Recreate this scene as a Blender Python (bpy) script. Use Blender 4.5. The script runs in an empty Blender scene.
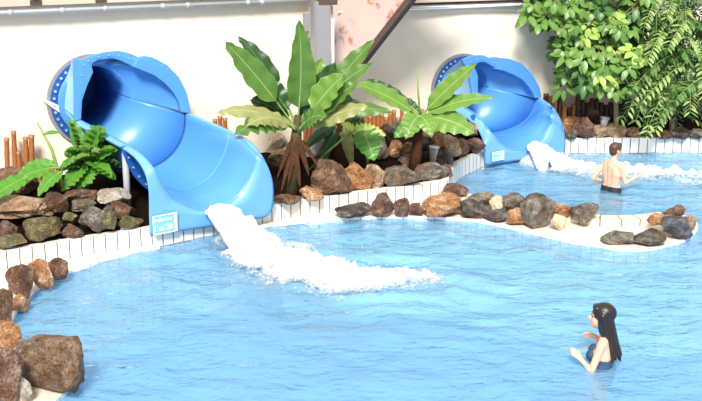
import bpy, bmesh, math, random
from mathutils import Vector, Matrix, noise
R = random.Random(7)
S = bpy.context.scene
COL = S.collection
V = Vector

# ------------------------------------------------------------------ camera
CAM_H, FOC = 4.15, 1100.0
TILT = math.atan(284.5 / FOC)
FW = V((0, math.cos(TILT), -math.sin(TILT)))
UP = V((0, math.sin(TILT), math.cos(TILT)))
EYE = V((0, 0, CAM_H))


def ray(px, py):
    return FW * FOC + V((1, 0, 0)) * (px - 351) - UP * (py - 200.5)


def P(px, py, z=0.0):
    r = ray(px, py)
    return EYE + r * ((z - CAM_H) / r.z)


def Q(px, py, Y):
    r = ray(px, py)
    return EYE + r * (Y / r.y)


def PL(px, py, a, b):
    n = V((b[1] - a[1], -(b[0] - a[0]), 0))
    r = ray(px, py)
    return EYE + r * ((V((a[0], a[1], 0)) - EYE).dot(n) / r.dot(n))


def mpp(p):
    """metres per pixel at a point"""
    return (V(p) - EYE).dot(FW) / FOC


cam = bpy.data.cameras.new('camera')
cam.sensor_width = 36
cam.lens = FOC / 702 * 36
co = bpy.data.objects.new('camera', cam)
COL.objects.link(co)
co.location = EYE
co.rotation_euler = (math.pi / 2 - TILT, 0, 0)
cam.clip_end = 200
S.camera = co

# ------------------------------------------------------------------ materials


def nmat(name):
    m = bpy.data.materials.new(name)
    m.use_nodes = True
    nt = m.node_tree
    b = nt.nodes['Principled BSDF']
    return m, nt, b


def mix(nt, fac, a, b):
    n = nt.nodes.new('ShaderNodeMix')
    n.data_type = 'RGBA'
    for i, v in ((0, fac), (6, a), (7, b)):
        if isinstance(v, (int, float)):
            n.inputs[i].default_value = v
        elif isinstance(v, tuple):
            n.inputs[i].default_value = (*v[:3], 1)
        else:
            nt.links.new(v, n.inputs[i])
    return n.outputs[2]


def ramp(nt, inp, stops):
    n = nt.nodes.new('ShaderNodeValToRGB')
    while len(n.color_ramp.elements) < len(stops):
        n.color_ramp.elements.new(0.5)
    for e, (p, c) in zip(n.color_ramp.elements, stops):
        e.position = p
        e.color = (*c, 1) if isinstance(c, tuple) else (c, c, c, 1)
    nt.links.new(inp, n.inputs[0])
    return n.outputs[0]


def coords(nt, kind='Object', scale=(1, 1, 1)):
    tc = nt.nodes.new('ShaderNodeTexCoord')
    mp = nt.nodes.new('ShaderNodeMapping')
    mp.inputs['Scale'].default_value = scale
    nt.links.new(tc.outputs[kind], mp.inputs[0])
    return mp.outputs[0]


def nz(nt, vec, scale, detail=4, rough=0.55):
    n = nt.nodes.new('ShaderNodeTexNoise')
    n.inputs['Scale'].default_value = scale
    n.inputs['Detail'].default_value = detail
    n.inputs['Roughness'].default_value = rough
    nt.links.new(vec, n.inputs['Vector'])
    return n.outputs[0]


def bump(nt, h, strength=0.3, dist=0.02):
    n = nt.nodes.new('ShaderNodeBump')
    n.inputs['Strength'].default_value = strength
    n.inputs['Distance'].default_value = dist
    nt.links.new(h, n.inputs['Height'])
    return n.outputs[0]


def plain(name, col, rough=0.5, var=0.12, scale=6, bmp=0.0, spec=0.5, metal=0.0, kind='Object'):
    m, nt, b = nmat(name)
    v = coords(nt, kind)
    f = nz(nt, v, scale)
    c2 = tuple(max(0, c * (1 - var)) for c in col)
    c1 = tuple(min(1, c * (1 + var)) for c in col)
    nt.links.new(mix(nt, f, c2, c1), b.inputs['Base Color'])
    b.inputs['Roughness'].default_value = rough
    b.inputs['Specular IOR Level'].default_value = spec
    b.inputs['Metallic'].default_value = metal
    if bmp:
        nt.links.new(bump(nt, nz(nt, v, scale * 4), bmp), b.inputs['Normal'])
    return m


def rockmat(name, c0, c1, c2, scale=7.0, mott=.75):
    m, nt, b = nmat(name)
    v = coords(nt, 'Object')
    oi = nt.nodes.new('ShaderNodeObjectInfo')
    add = nt.nodes.new('ShaderNodeVectorMath')
    add.operation = 'MULTIPLY_ADD'
    cx = nt.nodes.new('ShaderNodeCombineXYZ')
    for i in range(3):
        nt.links.new(oi.outputs['Random'], cx.inputs[i])
    nt.links.new(cx.outputs[0], add.inputs[0])
    add.inputs[1].default_value = (37, 37, 37)
    nt.links.new(v, add.inputs[2])
    v = add.outputs[0]
    f = nz(nt, v, scale, 6, 0.65)
    c = ramp(nt, f, [(0.30, c0), (0.5, c1), (0.68, c2)])
    g = nz(nt, v, scale * 7, 4, 0.7)
    gr = ramp(nt, g, [(0.40, 0.10), (0.53, 0.9), (0.70, 1.15)])
    mm = nt.nodes.new('ShaderNodeMix')
    mm.data_type = 'RGBA'
    mm.blend_type = 'MULTIPLY'
    mm.inputs[0].default_value = mott
    nt.links.new(c, mm.inputs[6])
    nt.links.new(gr, mm.inputs[7])
    nt.links.new(mm.outputs[2], b.inputs['Base Color'])
    b.inputs['Roughness'].default_value = 0.62
    ru = ramp(nt, nz(nt, v, scale * .55, 5, .7), [(.54, 0.0), (.66, .55 if mott > .5 else .15)])
    c3 = mix(nt, ru, mm.outputs[2], (.34, .13, .045))
    li = ramp(nt, nz(nt, v, scale * 1.3, 6, .75), [(.60, 0.0), (.72, .6)])
    c3 = mix(nt, li, c3, (.62, .55, .47))
    nt.links.new(c3, b.inputs['Base Color'])
    nt.links.new(bump(nt, nz(nt, v, scale * 3, 8, 0.7), 1.0, 0.08), b.inputs['Normal'])
    return m


RM = {
    'orange': rockmat('rock_orange', (.20, .065, .018), (.60, .28, .11), (.88, .64, .42), 6.0, .6),
    'tan': rockmat('rock_tan', (.17, .09, .04), (.52, .33, .19), (.82, .66, .48), 6.0, .65),
    'brown': rockmat('rock_brown', (0.045, 0.02, 0.01), (0.216, 0.1, 0.052), (0.483, 0.294, 0.189)),
    'red': rockmat('rock_red', (.05, .02, .014), (.22, .105, .07), (.50, .34, .27)),
    'grey': rockmat('rock_grey', (.06, .045, .03), (.25, .20, .155), (.56, .50, .43)),
    'dark': rockmat('rock_dark', (.02, .014, .01), (.11, .085, .065), (.36, .31, .27)),
    'pale': rockmat('rock_pale', (.45, .36, .27), (.72, .63, .52), (.86, .80, .72), 6.0, .45),
    'cream': rockmat('rock_cream', (.70, .50, .28), (.85, .70, .48), (.90, .82, .68), 4.0, .25),
    'moss': rockmat('rock_moss', (0.045, 0.041, 0.013), (0.208, 0.176, 0.08), (0.504, 0.399, 0.126)),
    'greybrown': rockmat('rock_greybrown', (.06, .03, .015), (.27, .15, .08), (.50, .36, .25)),
    'slate': rockmat('rock_slate', (0.023, 0.023, 0.027), (0.128, 0.128, 0.144), (0.378, 0.378, 0.42)),
    'olive': rockmat('rock_olive', (0.09, 0.086, 0.054), (0.288, 0.272, 0.192), (0.525, 0.493, 0.378)),
}


def tilemat(name, tile, grout, w=0.155, hgt=0.30, mort=0.006, rough=0.25, var=0.04):
    m, nt, b = nmat(name)
    tc = nt.nodes.new('ShaderNodeTexCoord')
    br = nt.nodes.new('ShaderNodeTexBrick')
    br.offset = 0
    br.inputs['Color1'].default_value = (*tile, 1)
    br.inputs['Color2'].default_value = (*[c * (1 - var) for c in tile], 1)
    br.inputs['Mortar'].default_value = (*grout, 1)
    br.inputs['Scale'].default_value = 1
    br.inputs['Mortar Size'].default_value = mort
    br.inputs['Mortar Smooth'].default_value = 0.1
    br.inputs['Brick Width'].default_value = w
    br.inputs['Row Height'].default_value = hgt
    nt.links.new(tc.outputs['UV'], br.inputs['Vector'])
    nt.links.new(br.outputs['Color'], b.inputs['Base Color'])
    b.inputs['Roughness'].default_value = rough
    return m


M_TILE = tilemat('white_wall_tile', (.86, .84, .79), (.19, .13, .10), .155, .30, .009)
M_UTILE = tilemat('pool_wall_tile', (.80, .85, .88), (.18, .25, .33), .15, .15, .005)
M_DECK = plain('cream_deck', (.76, .69, .58), .55, .05, 3, .05)
M_CAP = tilemat('cap_tile', (.80, .72, .58), (.26, .17, .10), .22, .26, .009)
M_FLOOR = plain('pool_floor', (.17, .50, .85), .6, .16, .45)
M_SOIL = plain('dark_soil', (.012, .007, .005), 1.0, .7, 14, 1.0, .05)
M_STEEL = plain('grey_steel', (.29, .28, .295), .45, .06, 3)
M_GALV = plain('galvanised_pipe', (.62, .63, .65), .35, .08, 8, 0, .6, .3)
M_DARKW = plain('dark_wood', (.09, .055, .04), .7, .3, 8)
M_BOLT = plain('bolt_metal', (.75, .76, .78), .3, .05, 5, 0, .6, .6)
M_GREYPIPE = plain('grey_plastic', (.42, .42, .44), .5, .08, 6)


def slide_mat(name, col, rough=.36):
    m, nt, b = nmat(name)
    v = coords(nt, 'Object')
    f = nz(nt, v, 1.7, 3)
    nt.links.new(mix(nt, f, tuple(c * .9 for c in col), tuple(min(1, c * 1.1) for c in col)), b.inputs['Base Color'])
    b.inputs['Roughness'].default_value = rough
    b.inputs['Coat Weight'].default_value = .08
    b.inputs['Coat Roughness'].default_value = .12
    return m


M_BLUE = slide_mat('blue_fibreglass', (.085, .29, .66))
M_BLUE2 = slide_mat('bright_blue_fibreglass', (.15, .39, .75), .36)
M_DBLUE = slide_mat('dark_and_shaded_blue_fibreglass', (.012, .10, .38), .35)
M_PBLUE = slide_mat('pale_blue_fibreglass', (.26, .46, .66), .5)
M_SIGN = plain('turquoise_sign', (.16, .55, .62), .4, .03, 3)
M_WHITE = plain('white_print', (.9, .92, .92), .5, .02, 3)


def tarp_mat():
    m, nt, b = nmat('cream_tarpaulin')
    v = coords(nt, 'Object', (1, 1, .35))
    f = nz(nt, v, 1.1, 5)
    c = ramp(nt, f, [(.3, (.93, .80, .64)), (.6, (.96, .86, .72))])
    nt.links.new(c, b.inputs['Base Color'])
    b.inputs['Roughness'].default_value = .9
    b.inputs['Specular IOR Level'].default_value = .05
    nt.links.new(bump(nt, f, .35, .12), b.inputs['Normal'])
    tr = nt.nodes.new('ShaderNodeBsdfTranslucent')
    nt.links.new(c, tr.inputs[0])
    mx = nt.nodes.new('ShaderNodeMixShader')
    mx.inputs[0].default_value = .03
    nt.links.new(b.outputs[0], mx.inputs[1])
    nt.links.new(tr.outputs[0], mx.inputs[2])
    nt.links.new(mx.outputs[0], nt.nodes['Material Output'].inputs[0])
    return m


M_TARP = tarp_mat()
M_UPPER = plain('pinkish_board', (.66, .50, .40), .7, .1, 2)


def beam_mat():
    m, nt, b = nmat('peeling_painted_timber')
    v = coords(nt, 'Object', (1, 1, 1))
    f = nz(nt, v, 3.2, 7, .68)
    g = nz(nt, v, 1.1, 3)
    base = mix(nt, g, (.50, .36, .31), (.70, .55, .49))
    pe = ramp(nt, f, [(.54, 0.0), (.62, 1.0)])
    nt.links.new(mix(nt, pe, base, (.45, .17, .08)), b.inputs['Base Color'])
    b.inputs['Roughness'].default_value = .7
    return m


M_BEAM = beam_mat()


def bamboo_mat(name, c0, c1):
    m, nt, b = nmat(name)
    v = coords(nt, 'Object', (1, 1, 1))
    sx = nt.nodes.new('ShaderNodeSeparateXYZ')
    nt.links.new(v, sx.inputs[0])
    w = nz(nt, coords(nt, 'Object', (30, 30, 2)), 1.0, 4)
    nt.links.new(mix(nt, w, c0, c1), b.inputs['Base Color'])
    b.inputs['Roughness'].default_value = .4
    return m


M_BAM = bamboo_mat('orange_bamboo', (.20, .065, .02), (.50, .20, .065))
M_BAMD = bamboo_mat('shaded_bamboo', (.022, .010, .006), (.085, .036, .018))  # fence poles in shade: the shade is put into this colour


def leaf_mat(name, col, rib, edge=None, vein=22.0, trans=.25):
    m, nt, b = nmat(name)
    tc = nt.nodes.new('ShaderNodeTexCoord')
    sp = nt.nodes.new('ShaderNodeSeparateXYZ')
    nt.links.new(tc.outputs['UV'], sp.inputs[0])

    def mth(op, a, bb=None, cc=None):
        n = nt.nodes.new('ShaderNodeMath')
        n.operation = op
        for i, x in enumerate((a, bb, cc)):
            if x is None:
                continue
            if isinstance(x, (int, float)):
                n.inputs[i].default_value = x
            else:
                nt.links.new(x, n.inputs[i])
        return n.outputs[0]
    d = mth('ABSOLUTE', mth('SUBTRACT', sp.outputs[0], .5))
    ve = mth('SINE', mth('MULTIPLY', mth('SUBTRACT', sp.outputs[1], mth('MULTIPLY', d, .35)), vein * 6.283))
    ve = mth('MULTIPLY_ADD', ve, .5, .5)
    n = nz(nt, coords(nt, 'Object'), 4, 3)
    c = mix(nt, n, tuple(x * .7 for x in col), tuple(min(1, x * 1.3) for x in col))
    c = mix(nt, mth('MULTIPLY', ve, .22), c, tuple(min(1, x * 1.6) for x in col))
    if edge:
        e = mth('MULTIPLY', mth('SUBTRACT', mth('ADD', d, mth('MULTIPLY', n, .12)), .515), 14)
        nn = nt.nodes.new('ShaderNodeClamp')
        nt.links.new(e, nn.inputs[0])
        c = mix(nt, nn.outputs[0], c, edge)
    r = mth('LESS_THAN', d, .022)
    c = mix(nt, r, c, rib)
    nt.links.new(c, b.inputs['Base Color'])
    b.inputs['Roughness'].default_value = .38
    out = nt.nodes['Material Output']
    tr = nt.nodes.new('ShaderNodeBsdfTranslucent')
    nt.links.new(c, tr.inputs[0])
    mx = nt.nodes.new('ShaderNodeMixShader')
    mx.inputs[0].default_value = trans
    nt.links.new(b.outputs[0], mx.inputs[1])
    nt.links.new(tr.outputs[0], mx.inputs[2])
    nt.links.new(mx.outputs[0], out.inputs[0])
    return m


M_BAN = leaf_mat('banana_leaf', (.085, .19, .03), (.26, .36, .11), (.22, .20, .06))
M_BAND = leaf_mat('shaded_banana_leaf', (.02, .075, .016), (.12, .2, .06))  # for leaves behind: their shade is put into the darker green
M_BANO = leaf_mat('fading_banana_leaf', (.30, .32, .11), (.50, .48, .25), (.42, .27, .12))
M_STREL = leaf_mat('strelitzia_leaf', (.15, .29, .045), (.36, .47, .15), (.34, .42, .12))
M_YEL = leaf_mat('yellow_leaf', (.45, .56, .10), (.65, .70, .30), (.6, .55, .18))
M_PHIL = leaf_mat('philodendron_leaf', (.085, .27, .025), (.25, .42, .09))
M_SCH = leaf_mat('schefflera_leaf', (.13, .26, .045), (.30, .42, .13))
M_SCHD = leaf_mat('schefflera_shaded_leaf', (.05, .15, .03), (.2, .3, .1))  # mostly far clusters: shade of the crown painted as darker green
M_SCHY = leaf_mat('schefflera_bright_leaf', (.38, .55, .11), (.55, .66, .28))  # brighter yellowish green, nearer clusters only
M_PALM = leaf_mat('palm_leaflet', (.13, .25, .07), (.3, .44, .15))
M_PALMD = leaf_mat('palm_shaded_leaflet', (.03, .10, .025), (.12, .2, .06))  # shade between the fronds painted as a darker green
M_PALML = leaf_mat('palm_lit_leaflet', (.34, .46, .16), (.45, .58, .25))  # light on the leaflets painted as a paler green
M_STEM = plain('green_stem', (.22, .33, .08), .5, .25, 9)
M_PSEUDO = plain('banana_stem', (.07, .055, .02), .7, .85, 9, .5)
M_DEAD = plain('dead_sheath', (.075, .032, .015), .9, .8, 12, .6, .1)
M_BARK = plain('pale_bark', (.33, .22, .12), .8, .25, 9, .3)
M_SKIN = plain('skin', (.72, .42, .29), .5, .05, 9)
M_SKIN2 = plain('fair_skin', (.74, .45, .32), .5, .05, 9)
M_HAIRB = plain('black_hair', (.018, .012, .012), .35, .4, 30)
M_HAIRM = plain('brown_hair', (.09, .035, .018), .5, .4, 30)
M_TRUNK = plain('black_trunks', (.015, .018, .03), .6, .2, 9)
M_SUIT = plain('navy_swimsuit', (.02, .06, .12), .55, .2, 9)
M_EYE = plain('eye_dark', (.02, .015, .012), .3, .1, 9)
M_LIP = plain('lip', (.5, .2, .17), .5, .05, 9)


def water_mat():
    m, nt, b = nmat('pool_water')
    nt.nodes.remove(b)
    out = nt.nodes['Material Output']
    v = coords(nt, 'Object', (1, 1.35, 1))
    n1 = nz(nt, v, 2.2, 5, .55)
    n2 = nz(nt, v, 9, 3, .5)
    ad = nt.nodes.new('ShaderNodeMath')
    ad.operation = 'MULTIPLY_ADD'
    nt.links.new(n2, ad.inputs[0])
    ad.inputs[1].default_value = .18
    nt.links.new(n1, ad.inputs[2])
    nrm = bump(nt, ad.outputs[0], .85, .10)
    tr = nt.nodes.new('ShaderNodeBsdfTransparent')
    tr.inputs[0].default_value = (.80, .94, 1.0, 1)
    df = nt.nodes.new('ShaderNodeBsdfDiffuse')
    df.inputs[0].default_value = (.27, .60, .89, 1)
    nt.links.new(nrm, df.inputs['Normal'])
    gl = nt.nodes.new('ShaderNodeBsdfGlossy')
    gl.inputs['Roughness'].default_value = .06
    nt.links.new(nrm, gl.inputs['Normal'])
    fr = nt.nodes.new('ShaderNodeFresnel')
    fr.inputs[0].default_value = 1.38
    nt.links.new(nrm, fr.inputs['Normal'])
    m1 = nt.nodes.new('ShaderNodeMixShader')
    m1.inputs[0].default_value = .45
    nt.links.new(tr.outputs[0], m1.inputs[1])
    nt.links.new(df.outputs[0], m1.inputs[2])
    m2 = nt.nodes.new('ShaderNodeMixShader')
    nt.links.new(fr.outputs[0], m2.inputs[0])
    nt.links.new(m1.outputs[0], m2.inputs[1])
    nt.links.new(gl.outputs[0], m2.inputs[2])
    nt.links.new(m2.outputs[0], out.inputs[0])
    return m


M_WATER = water_mat()


def foam_mat():
    m, nt, b = nmat('white_foam')
    b.inputs['Base Color'].default_value = (.60, .65, .69, 1)
    b.inputs['Roughness'].default_value = .6
    v = coords(nt, 'Object')
    at = nt.nodes.new('ShaderNodeAttribute')
    at.attribute_name = 'foam_amount'
    ns = nz(nt, v, 26, 5, .75)
    th = nt.nodes.new('ShaderNodeMath')
    th.operation = 'ADD'
    nt.links.new(at.outputs['Fac'], th.inputs[0])
    nt.links.new(ns, th.inputs[1])
    al = ramp(nt, th.outputs[0], [(.52, 0.0), (.86, 1.0)])
    nt.links.new(al, b.inputs['Alpha'])
    nt.links.new(bump(nt, nz(nt, v, 22, 5, .7), .5, .03), b.inputs['Normal'])
    return m


M_FOAM = foam_mat()

# ------------------------------------------------------------------ object helpers


def link_bm(name, bm, mat, parent=None, smooth=True, recalc=True):
    if recalc:
        bmesh.ops.recalc_face_normals(bm, faces=bm.faces)
    me = bpy.data.meshes.new(name)
    if parent is not None:
        off = parent.matrix_basis.translation
        q = parent.parent
        while q is not None:
            off = off + q.matrix_basis.translation
            q = q.parent
        bmesh.ops.translate(bm, verts=bm.verts, vec=-off)
    bm.to_mesh(me)
    bm.free()
    for mm in (mat if isinstance(mat, (list, tuple)) else [mat]):
        me.materials.append(mm)
    if smooth:
        for p in me.polygons:
            p.use_smooth = True
    o = bpy.data.objects.new(name, me)
    COL.objects.link(o)
    if parent is not None:
        o.parent = parent
    return o


def origin_to(o, loc):
    """put a mesh object's origin at loc without moving it"""
    loc = V(loc)
    o.data.transform(Matrix.Translation(-loc))
    o.location = loc


def tag(o, label, cat, group=None, kind=None):
    o['label'] = label
    o['category'] = cat
    if group:
        o['group'] = group
    if kind:
        o['kind'] = kind
    return o


def thing(name, label, cat, loc, group=None):
    o = bpy.data.objects.new(name, None)
    o.empty_display_size = .1
    COL.objects.link(o)
    o.location = loc
    return tag(o, label, cat, group)


def struct(name, bm, mat, smooth=False):
    o = link_bm(name, bm, mat, None, smooth)
    o['kind'] = 'structure'
    return o


def add_box(bm, c, sx, sy, sz, rz=0.0, mtx=None):
    r = bmesh.ops.create_cube(bm, size=1)
    M = Matrix.Translation(V(c)) @ (mtx if mtx else Matrix.Rotation(rz, 4, 'Z')) @ Matrix.Diagonal((sx, sy, sz, 1))
    bmesh.ops.transform(bm, matrix=M, verts=r['verts'])
    return r['verts']


def add_tube(bm, pts, rad, n=10, caps=True):
    """tube along pts; rad number or list"""
    pts = [V(p) for p in pts]
    rads = rad if isinstance(rad, (list, tuple)) else [rad] * len(pts)
    rings = []
    prev = None
    for i, p in enumerate(pts):
        t = (pts[min(i + 1, len(pts) - 1)] - pts[max(i - 1, 0)]).normalized()
        if prev is None:
            a = t.orthogonal().normalized()
        else:
            a = (prev - t * prev.dot(t)).normalized()
        prev = a
        b = t.cross(a)
        rings.append([bm.verts.new(p + (a * math.cos(2 * math.pi * k / n) + b * math.sin(2 * math.pi * k / n)) * rads[i]) for k in range(n)])
    for r0, r1 in zip(rings, rings[1:]):
        for k in range(n):
            bm.faces.new((r0[k], r0[(k + 1) % n], r1[(k + 1) % n], r1[k]))
    if caps:
        bm.faces.new(rings[0][::-1])
        bm.faces.new(rings[-1])


def bez(p0, p1, p2, n):
    out = []
    for i in range(n + 1):
        t = i / n
        out.append(p0 * (1 - t) ** 2 + p1 * 2 * t * (1 - t) + p2 * t * t)
    return out


def resample(pts, n):
    d = [0]
    for a, b in zip(pts, pts[1:]):
        d.append(d[-1] + (b - a).length)
    out = []
    j = 0
    for i in range(n + 1):
        s = d[-1] * i / n
        while j < len(d) - 2 and d[j + 1] < s:
            j += 1
        k = (s - d[j]) / max(1e-9, d[j + 1] - d[j])
        out.append(pts[j].lerp(pts[j + 1], min(1, max(0, k))))
    return out


def smooth_poly(pts, n):
    """Catmull-Rom through pts then even resample"""
    P_ = [pts[0]] + list(pts) + [pts[-1]]
    out = []
    for i in range(1, len(P_) - 2):
        a, b, c, d = P_[i - 1], P_[i], P_[i + 1], P_[i + 2]
        for k in range(8):
            t = k / 8
            out.append(.5 * ((2 * b) + (c - a) * t + (2 * a - 5 * b + 4 * c - d) * t * t + (3 * b - a - 3 * c + d) * t ** 3))
    out.append(pts[-1])
    return resample(out, n)


# ------------------------------------------------------------------ light
W = bpy.data.worlds.new('sky')
S.world = W
W.use_nodes = True
wn = W.node_tree
bg = wn.nodes['Background']
tcw = wn.nodes.new('ShaderNodeTexCoord')
sw = wn.nodes.new('ShaderNodeSeparateXYZ')
wn.links.new(tcw.outputs['Generated'], sw.inputs[0])
wr = wn.nodes.new('ShaderNodeValToRGB')
els = wr.color_ramp.elements
els[0].position, els[0].color = 0.0, (.42, .40, .38, 1)
els[1].position, els[1].color = 0.75, (1.0, 1.0, 1.0, 1)
e_ = els.new(.25)
e_.color = (.80, .82, .84, 1)
wn.links.new(sw.outputs[2], wr.inputs[0])
wn.links.new(wr.outputs[0], bg.inputs[0])
bg.inputs[1].default_value = .78
sun = bpy.data.lights.new('sun', 'SUN')
sun.energy = 4.2
sun.angle = math.radians(14)
sun.color = (1, .96, .9)
so = bpy.data.objects.new('sun', sun)
COL.objects.link(so)
so.rotation_euler = V((.07, .86, -.78)).to_track_quat('-Z', 'Y').to_euler()
S.view_settings.view_transform = 'Standard'
S.view_settings.look = 'None'
S.view_settings.gamma = 1
S.view_settings.exposure = 0.42

# ------------------------------------------------------------------ walls of tarpaulin
WL0, WL1 = V((-4.9, 14.9, 0)), V((-.53, 17.4, 0))
dW = (WL1 - WL0).normalized()
WLs = WL0 - dW * 6
WR0, WR1 = V((-.40, 18.5, 0)), V((7.1, 21.8, 0))
dR = (WR1 - WR0).normalized()
WRe = WR1 + dR * 5


TUBES = [(V((-3.70, 15.60, 1.60)), .55), (V((1.98, 19.54, 1.17)), .51)]


def wall_sheet(name, a, b, z0, z1, mat, seed=0, n=260):
    bm = bmesh.new()
    d = (b - a)
    L = d.length
    d.normalize()
    nrm = V((d.y, -d.x, 0))
    rows = 70
    g = []
    for i in range(n + 1):
        col = []
        s = L * i / n
        for j in range(rows + 1):
            z = z0 + (z1 - z0) * j / rows
            w = .05 * noise.noise(V((s * .9 + seed, z * .35, 3))) + .02 * noise.noise(V((s * 3 + z * 1.5, z * .8, seed)))
            for t, r in TUBES:
                q = a + d * s + V((0, 0, z)) - t
                if abs(q.dot(nrm)) < .4:
                    w *= max(0, min(1, (math.hypot(q.dot(d), q.z) - r * 1.1) / .5))
            col.append(bm.verts.new(a + d * s + nrm * (w * max(.15, min(1, (z1 - z) / 1.2))) + V((0, 0, z))))
        g.append(col)
    for i in range(n):
        for j in range(rows):
            c = (g[i][j].co + g[i + 1][j + 1].co) / 2
            if any((c - t).dot(d) ** 2 + (c.z - t.z) ** 2 < r * r for t, r in TUBES):
                continue
            bm.faces.new((g[i][j], g[i + 1][j], g[i + 1][j + 1], g[i][j + 1]))
    bmesh.ops.delete(bm, geom=[v for v in bm.verts if not v.link_faces], context='VERTS')
    o = struct(name, bm, mat, True)
    so_ = o.modifiers.new('thick', 'SOLIDIFY')
    so_.thickness = .004
    so_.offset = 0
    return o


wall_sheet('wall_left', WLs, WL1, -.2, 2.98, M_TARP, 0)
wall_sheet('wall_back', WR0, WRe, -.2, 2.98, M_TARP, 9)
# upper boards above the tarpaulin
for nm, a, b, z in (('trim_1', WLs, WL1, 2.98), ('trim_2', WR0, WRe, 2.72)):
    d = (b - a).normalized()
    nrm = V((d.y, -d.x, 0))
    bm = bmesh.new()
    c = (a + b) / 2 + V((0, 0, z + .55)) + nrm * .10
    add_box(bm, c, (b - a).length, .22, 1.1, math.atan2(d.y, d.x))
    struct(nm, bm, M_UPPER)


def pipe_run(name, pts, r, mat, label, cat, group=None):
    bm = bmesh.new()
    add_tube(bm, pts, r, 10)
    o = link_bm(name, bm, mat)
    origin_to(o, pts[0])
    return tag(o, label, cat, group)


nL = V((dW.y, -dW.x, 0))
a = WLs + nL * .16
b = WL1 + nL * .16 - dW * .25
rail = thing('ceiling_rail', 'long grey metal pipe rail along the top of the left cream wall', 'rail', a + V((0, 0, 2.90)))
bm = bmesh.new()
add_tube(bm, [a + V((0, 0, 2.90)), b + V((0, 0, 2.90))], .032, 10)
link_bm('pipe', bm, M_GALV, rail)
for px in (10, 62, 105, 163, 188, 248, 262):
    q = PL(px, 8, a, b)
    q.z = 2.93
    bm = bmesh.new()
    add_tube(bm, [q - dW * .03 + V((0, 0, -.03)), q + dW * .03 + V((0, 0, -.03))], .042, 10)
    link_bm('coupling', bm, M_GALV, rail)
for i, px in enumerate((35, 100, 191)):
    q = PL(px, 3, a, b)
    q.z = 3.02
    bm = bmesh.new()
    add_box(bm, q + V((0, 0, .0)), .16, .12, .07, math.atan2(dW.y, dW.x))
    add_box(bm, q + V((0, 0, .07)) + nL * .01, .09, .10, .12, math.atan2(dW.y, dW.x))
    link_bm('bracket', bm, M_DARKW, rail, False)
aR = WR0 + V((dR.y, -dR.x, 0)) * .16 + dR * .3
bR = WRe + V((dR.y, -dR.x, 0)) * .16
rail2 = thing('ceiling_rail', 'thin pale rail along the top of the back wall, right of the beam', 'rail', aR + V((0, 0, 2.64)))
bm = bmesh.new()
add_tube(bm, [aR + V((0, 0, 2.64)), bR + V((0, 0, 2.60))], .022, 8)
link_bm('pipe', bm, M_GALV, rail2)
bm = bmesh.new()
add_tube(bm, [aR + V((0, 0, 2.70)), bR + V((0, 0, 2.66))], .018, 8)
link_bm('gasket', bm, M_DARKW, rail2)
pa = Q(338, 12, 17.75)
pb = Q(520, 5, 19.4)
pipe_run('cable', [pa, (pa + pb) / 2 - V((0, 0, .01)), pb], .012, M_WHITE, 'thin white cable stretched along the top of the back wall', 'cable')

# post
pp = Q(321, 120, 17.05)
post = thing('steel_post', 'grey square steel post standing between the two cream walls', 'post', (pp.x, 17.05, .25))
bm = bmesh.new()
add_box(bm, (pp.x, 17.05, 1.55), .26, .26, 2.7, .35)
bmesh.ops.bevel(bm, geom=bm.edges[:], offset=.02, segments=2, affect='EDGES')
link_bm('column', bm, M_STEEL, post, False)
bm = bmesh.new()
q = Q(307, 22, 17.1)
add_box(bm, q, .10, .1, .26, .35)
add_box(bm, q + V((.05, 0, -.18)), .06, .08, .12, .35)
link_bm('hinge', bm, M_STEEL, post, False)
bm = bmesh.new()
add_tube(bm, [(pp.x + .19, 17.1, .3), (pp.x + .19, 17.1, 2.62)], .022, 8)
link_bm('drain_pipe', bm, M_WHITE, post)
bm = bmesh.new()
add_box(bm, Q(326, -2, 17.05), .3, .2, .2, .35)
link_bm('cap_block', bm, M_DARKW, post, False)

# slanted laminated beam
ang = -math.radians(27)
u = V((math.cos(ang), math.sin(ang), 0))
zz = V((0, 0, 1))
org = Q(370, 60, 17.55)
nb = V((-u.y * -1, -u.x, 0))
nb = V((u.y, -u.x, 0))          # faces the camera side


def beam_pt(px, py):
    return PL(px, py, org, org + u)


outl = [beam_pt(*p) for p in ((333, 84), (338, 88), (357, 62), (402, 4), (440, -46), (480, -90), (380, -90), (333, -30))]
bm = bmesh.new()
f0 = [bm.verts.new(p) for p in outl]
f1 = [bm.verts.new(p - nb * .18) for p in outl]
bm.faces.new(f0)
bm.faces.new(f1[::-1])
for i in range(len(outl)):
    j = (i + 1) % len(outl)
    bm.faces.new((f0[i], f0[j], f1[j], f1[i]))
beam = thing('timber_beam', 'massive slanted timber beam with peeling pinkish paint and rust marks', 'beam', outl[0])
link_bm('beam_face', bm, M_BEAM, beam, False)
bm = bmesh.new()
lo = outl[1:5 + 1]
v0 = []
for p, sh in ((outl[1], 0), (outl[2], 0), (outl[3], 0), (outl[4], 0), (outl[5], 0)):
    v0.append(p)
dn = V((.66, -.25, -.70))
dn = (u * .75 - zz * .62).normalized()
ra = [[bm.verts.new(p + nb * .03), bm.verts.new(p + nb * .03 + dn * .09), bm.verts.new(p - nb * .20 + dn * .09), bm.verts.new(p - nb * .20)] for p in v0]
for r0, r1 in zip(ra, ra[1:]):
    for k in range(4):
        bm.faces.new((r0[k], r0[(k + 1) % 4], r1[(k + 1) % 4], r1[k]))
bm.faces.new(ra[0])
bm.faces.new(ra[-1][::-1])
link_bm('dark_underside_edge', bm, M_DARKW, beam, False)['label'] = 'dark brown strip along the underside edge'  # dark brown strip along the beam's lower edge

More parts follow.
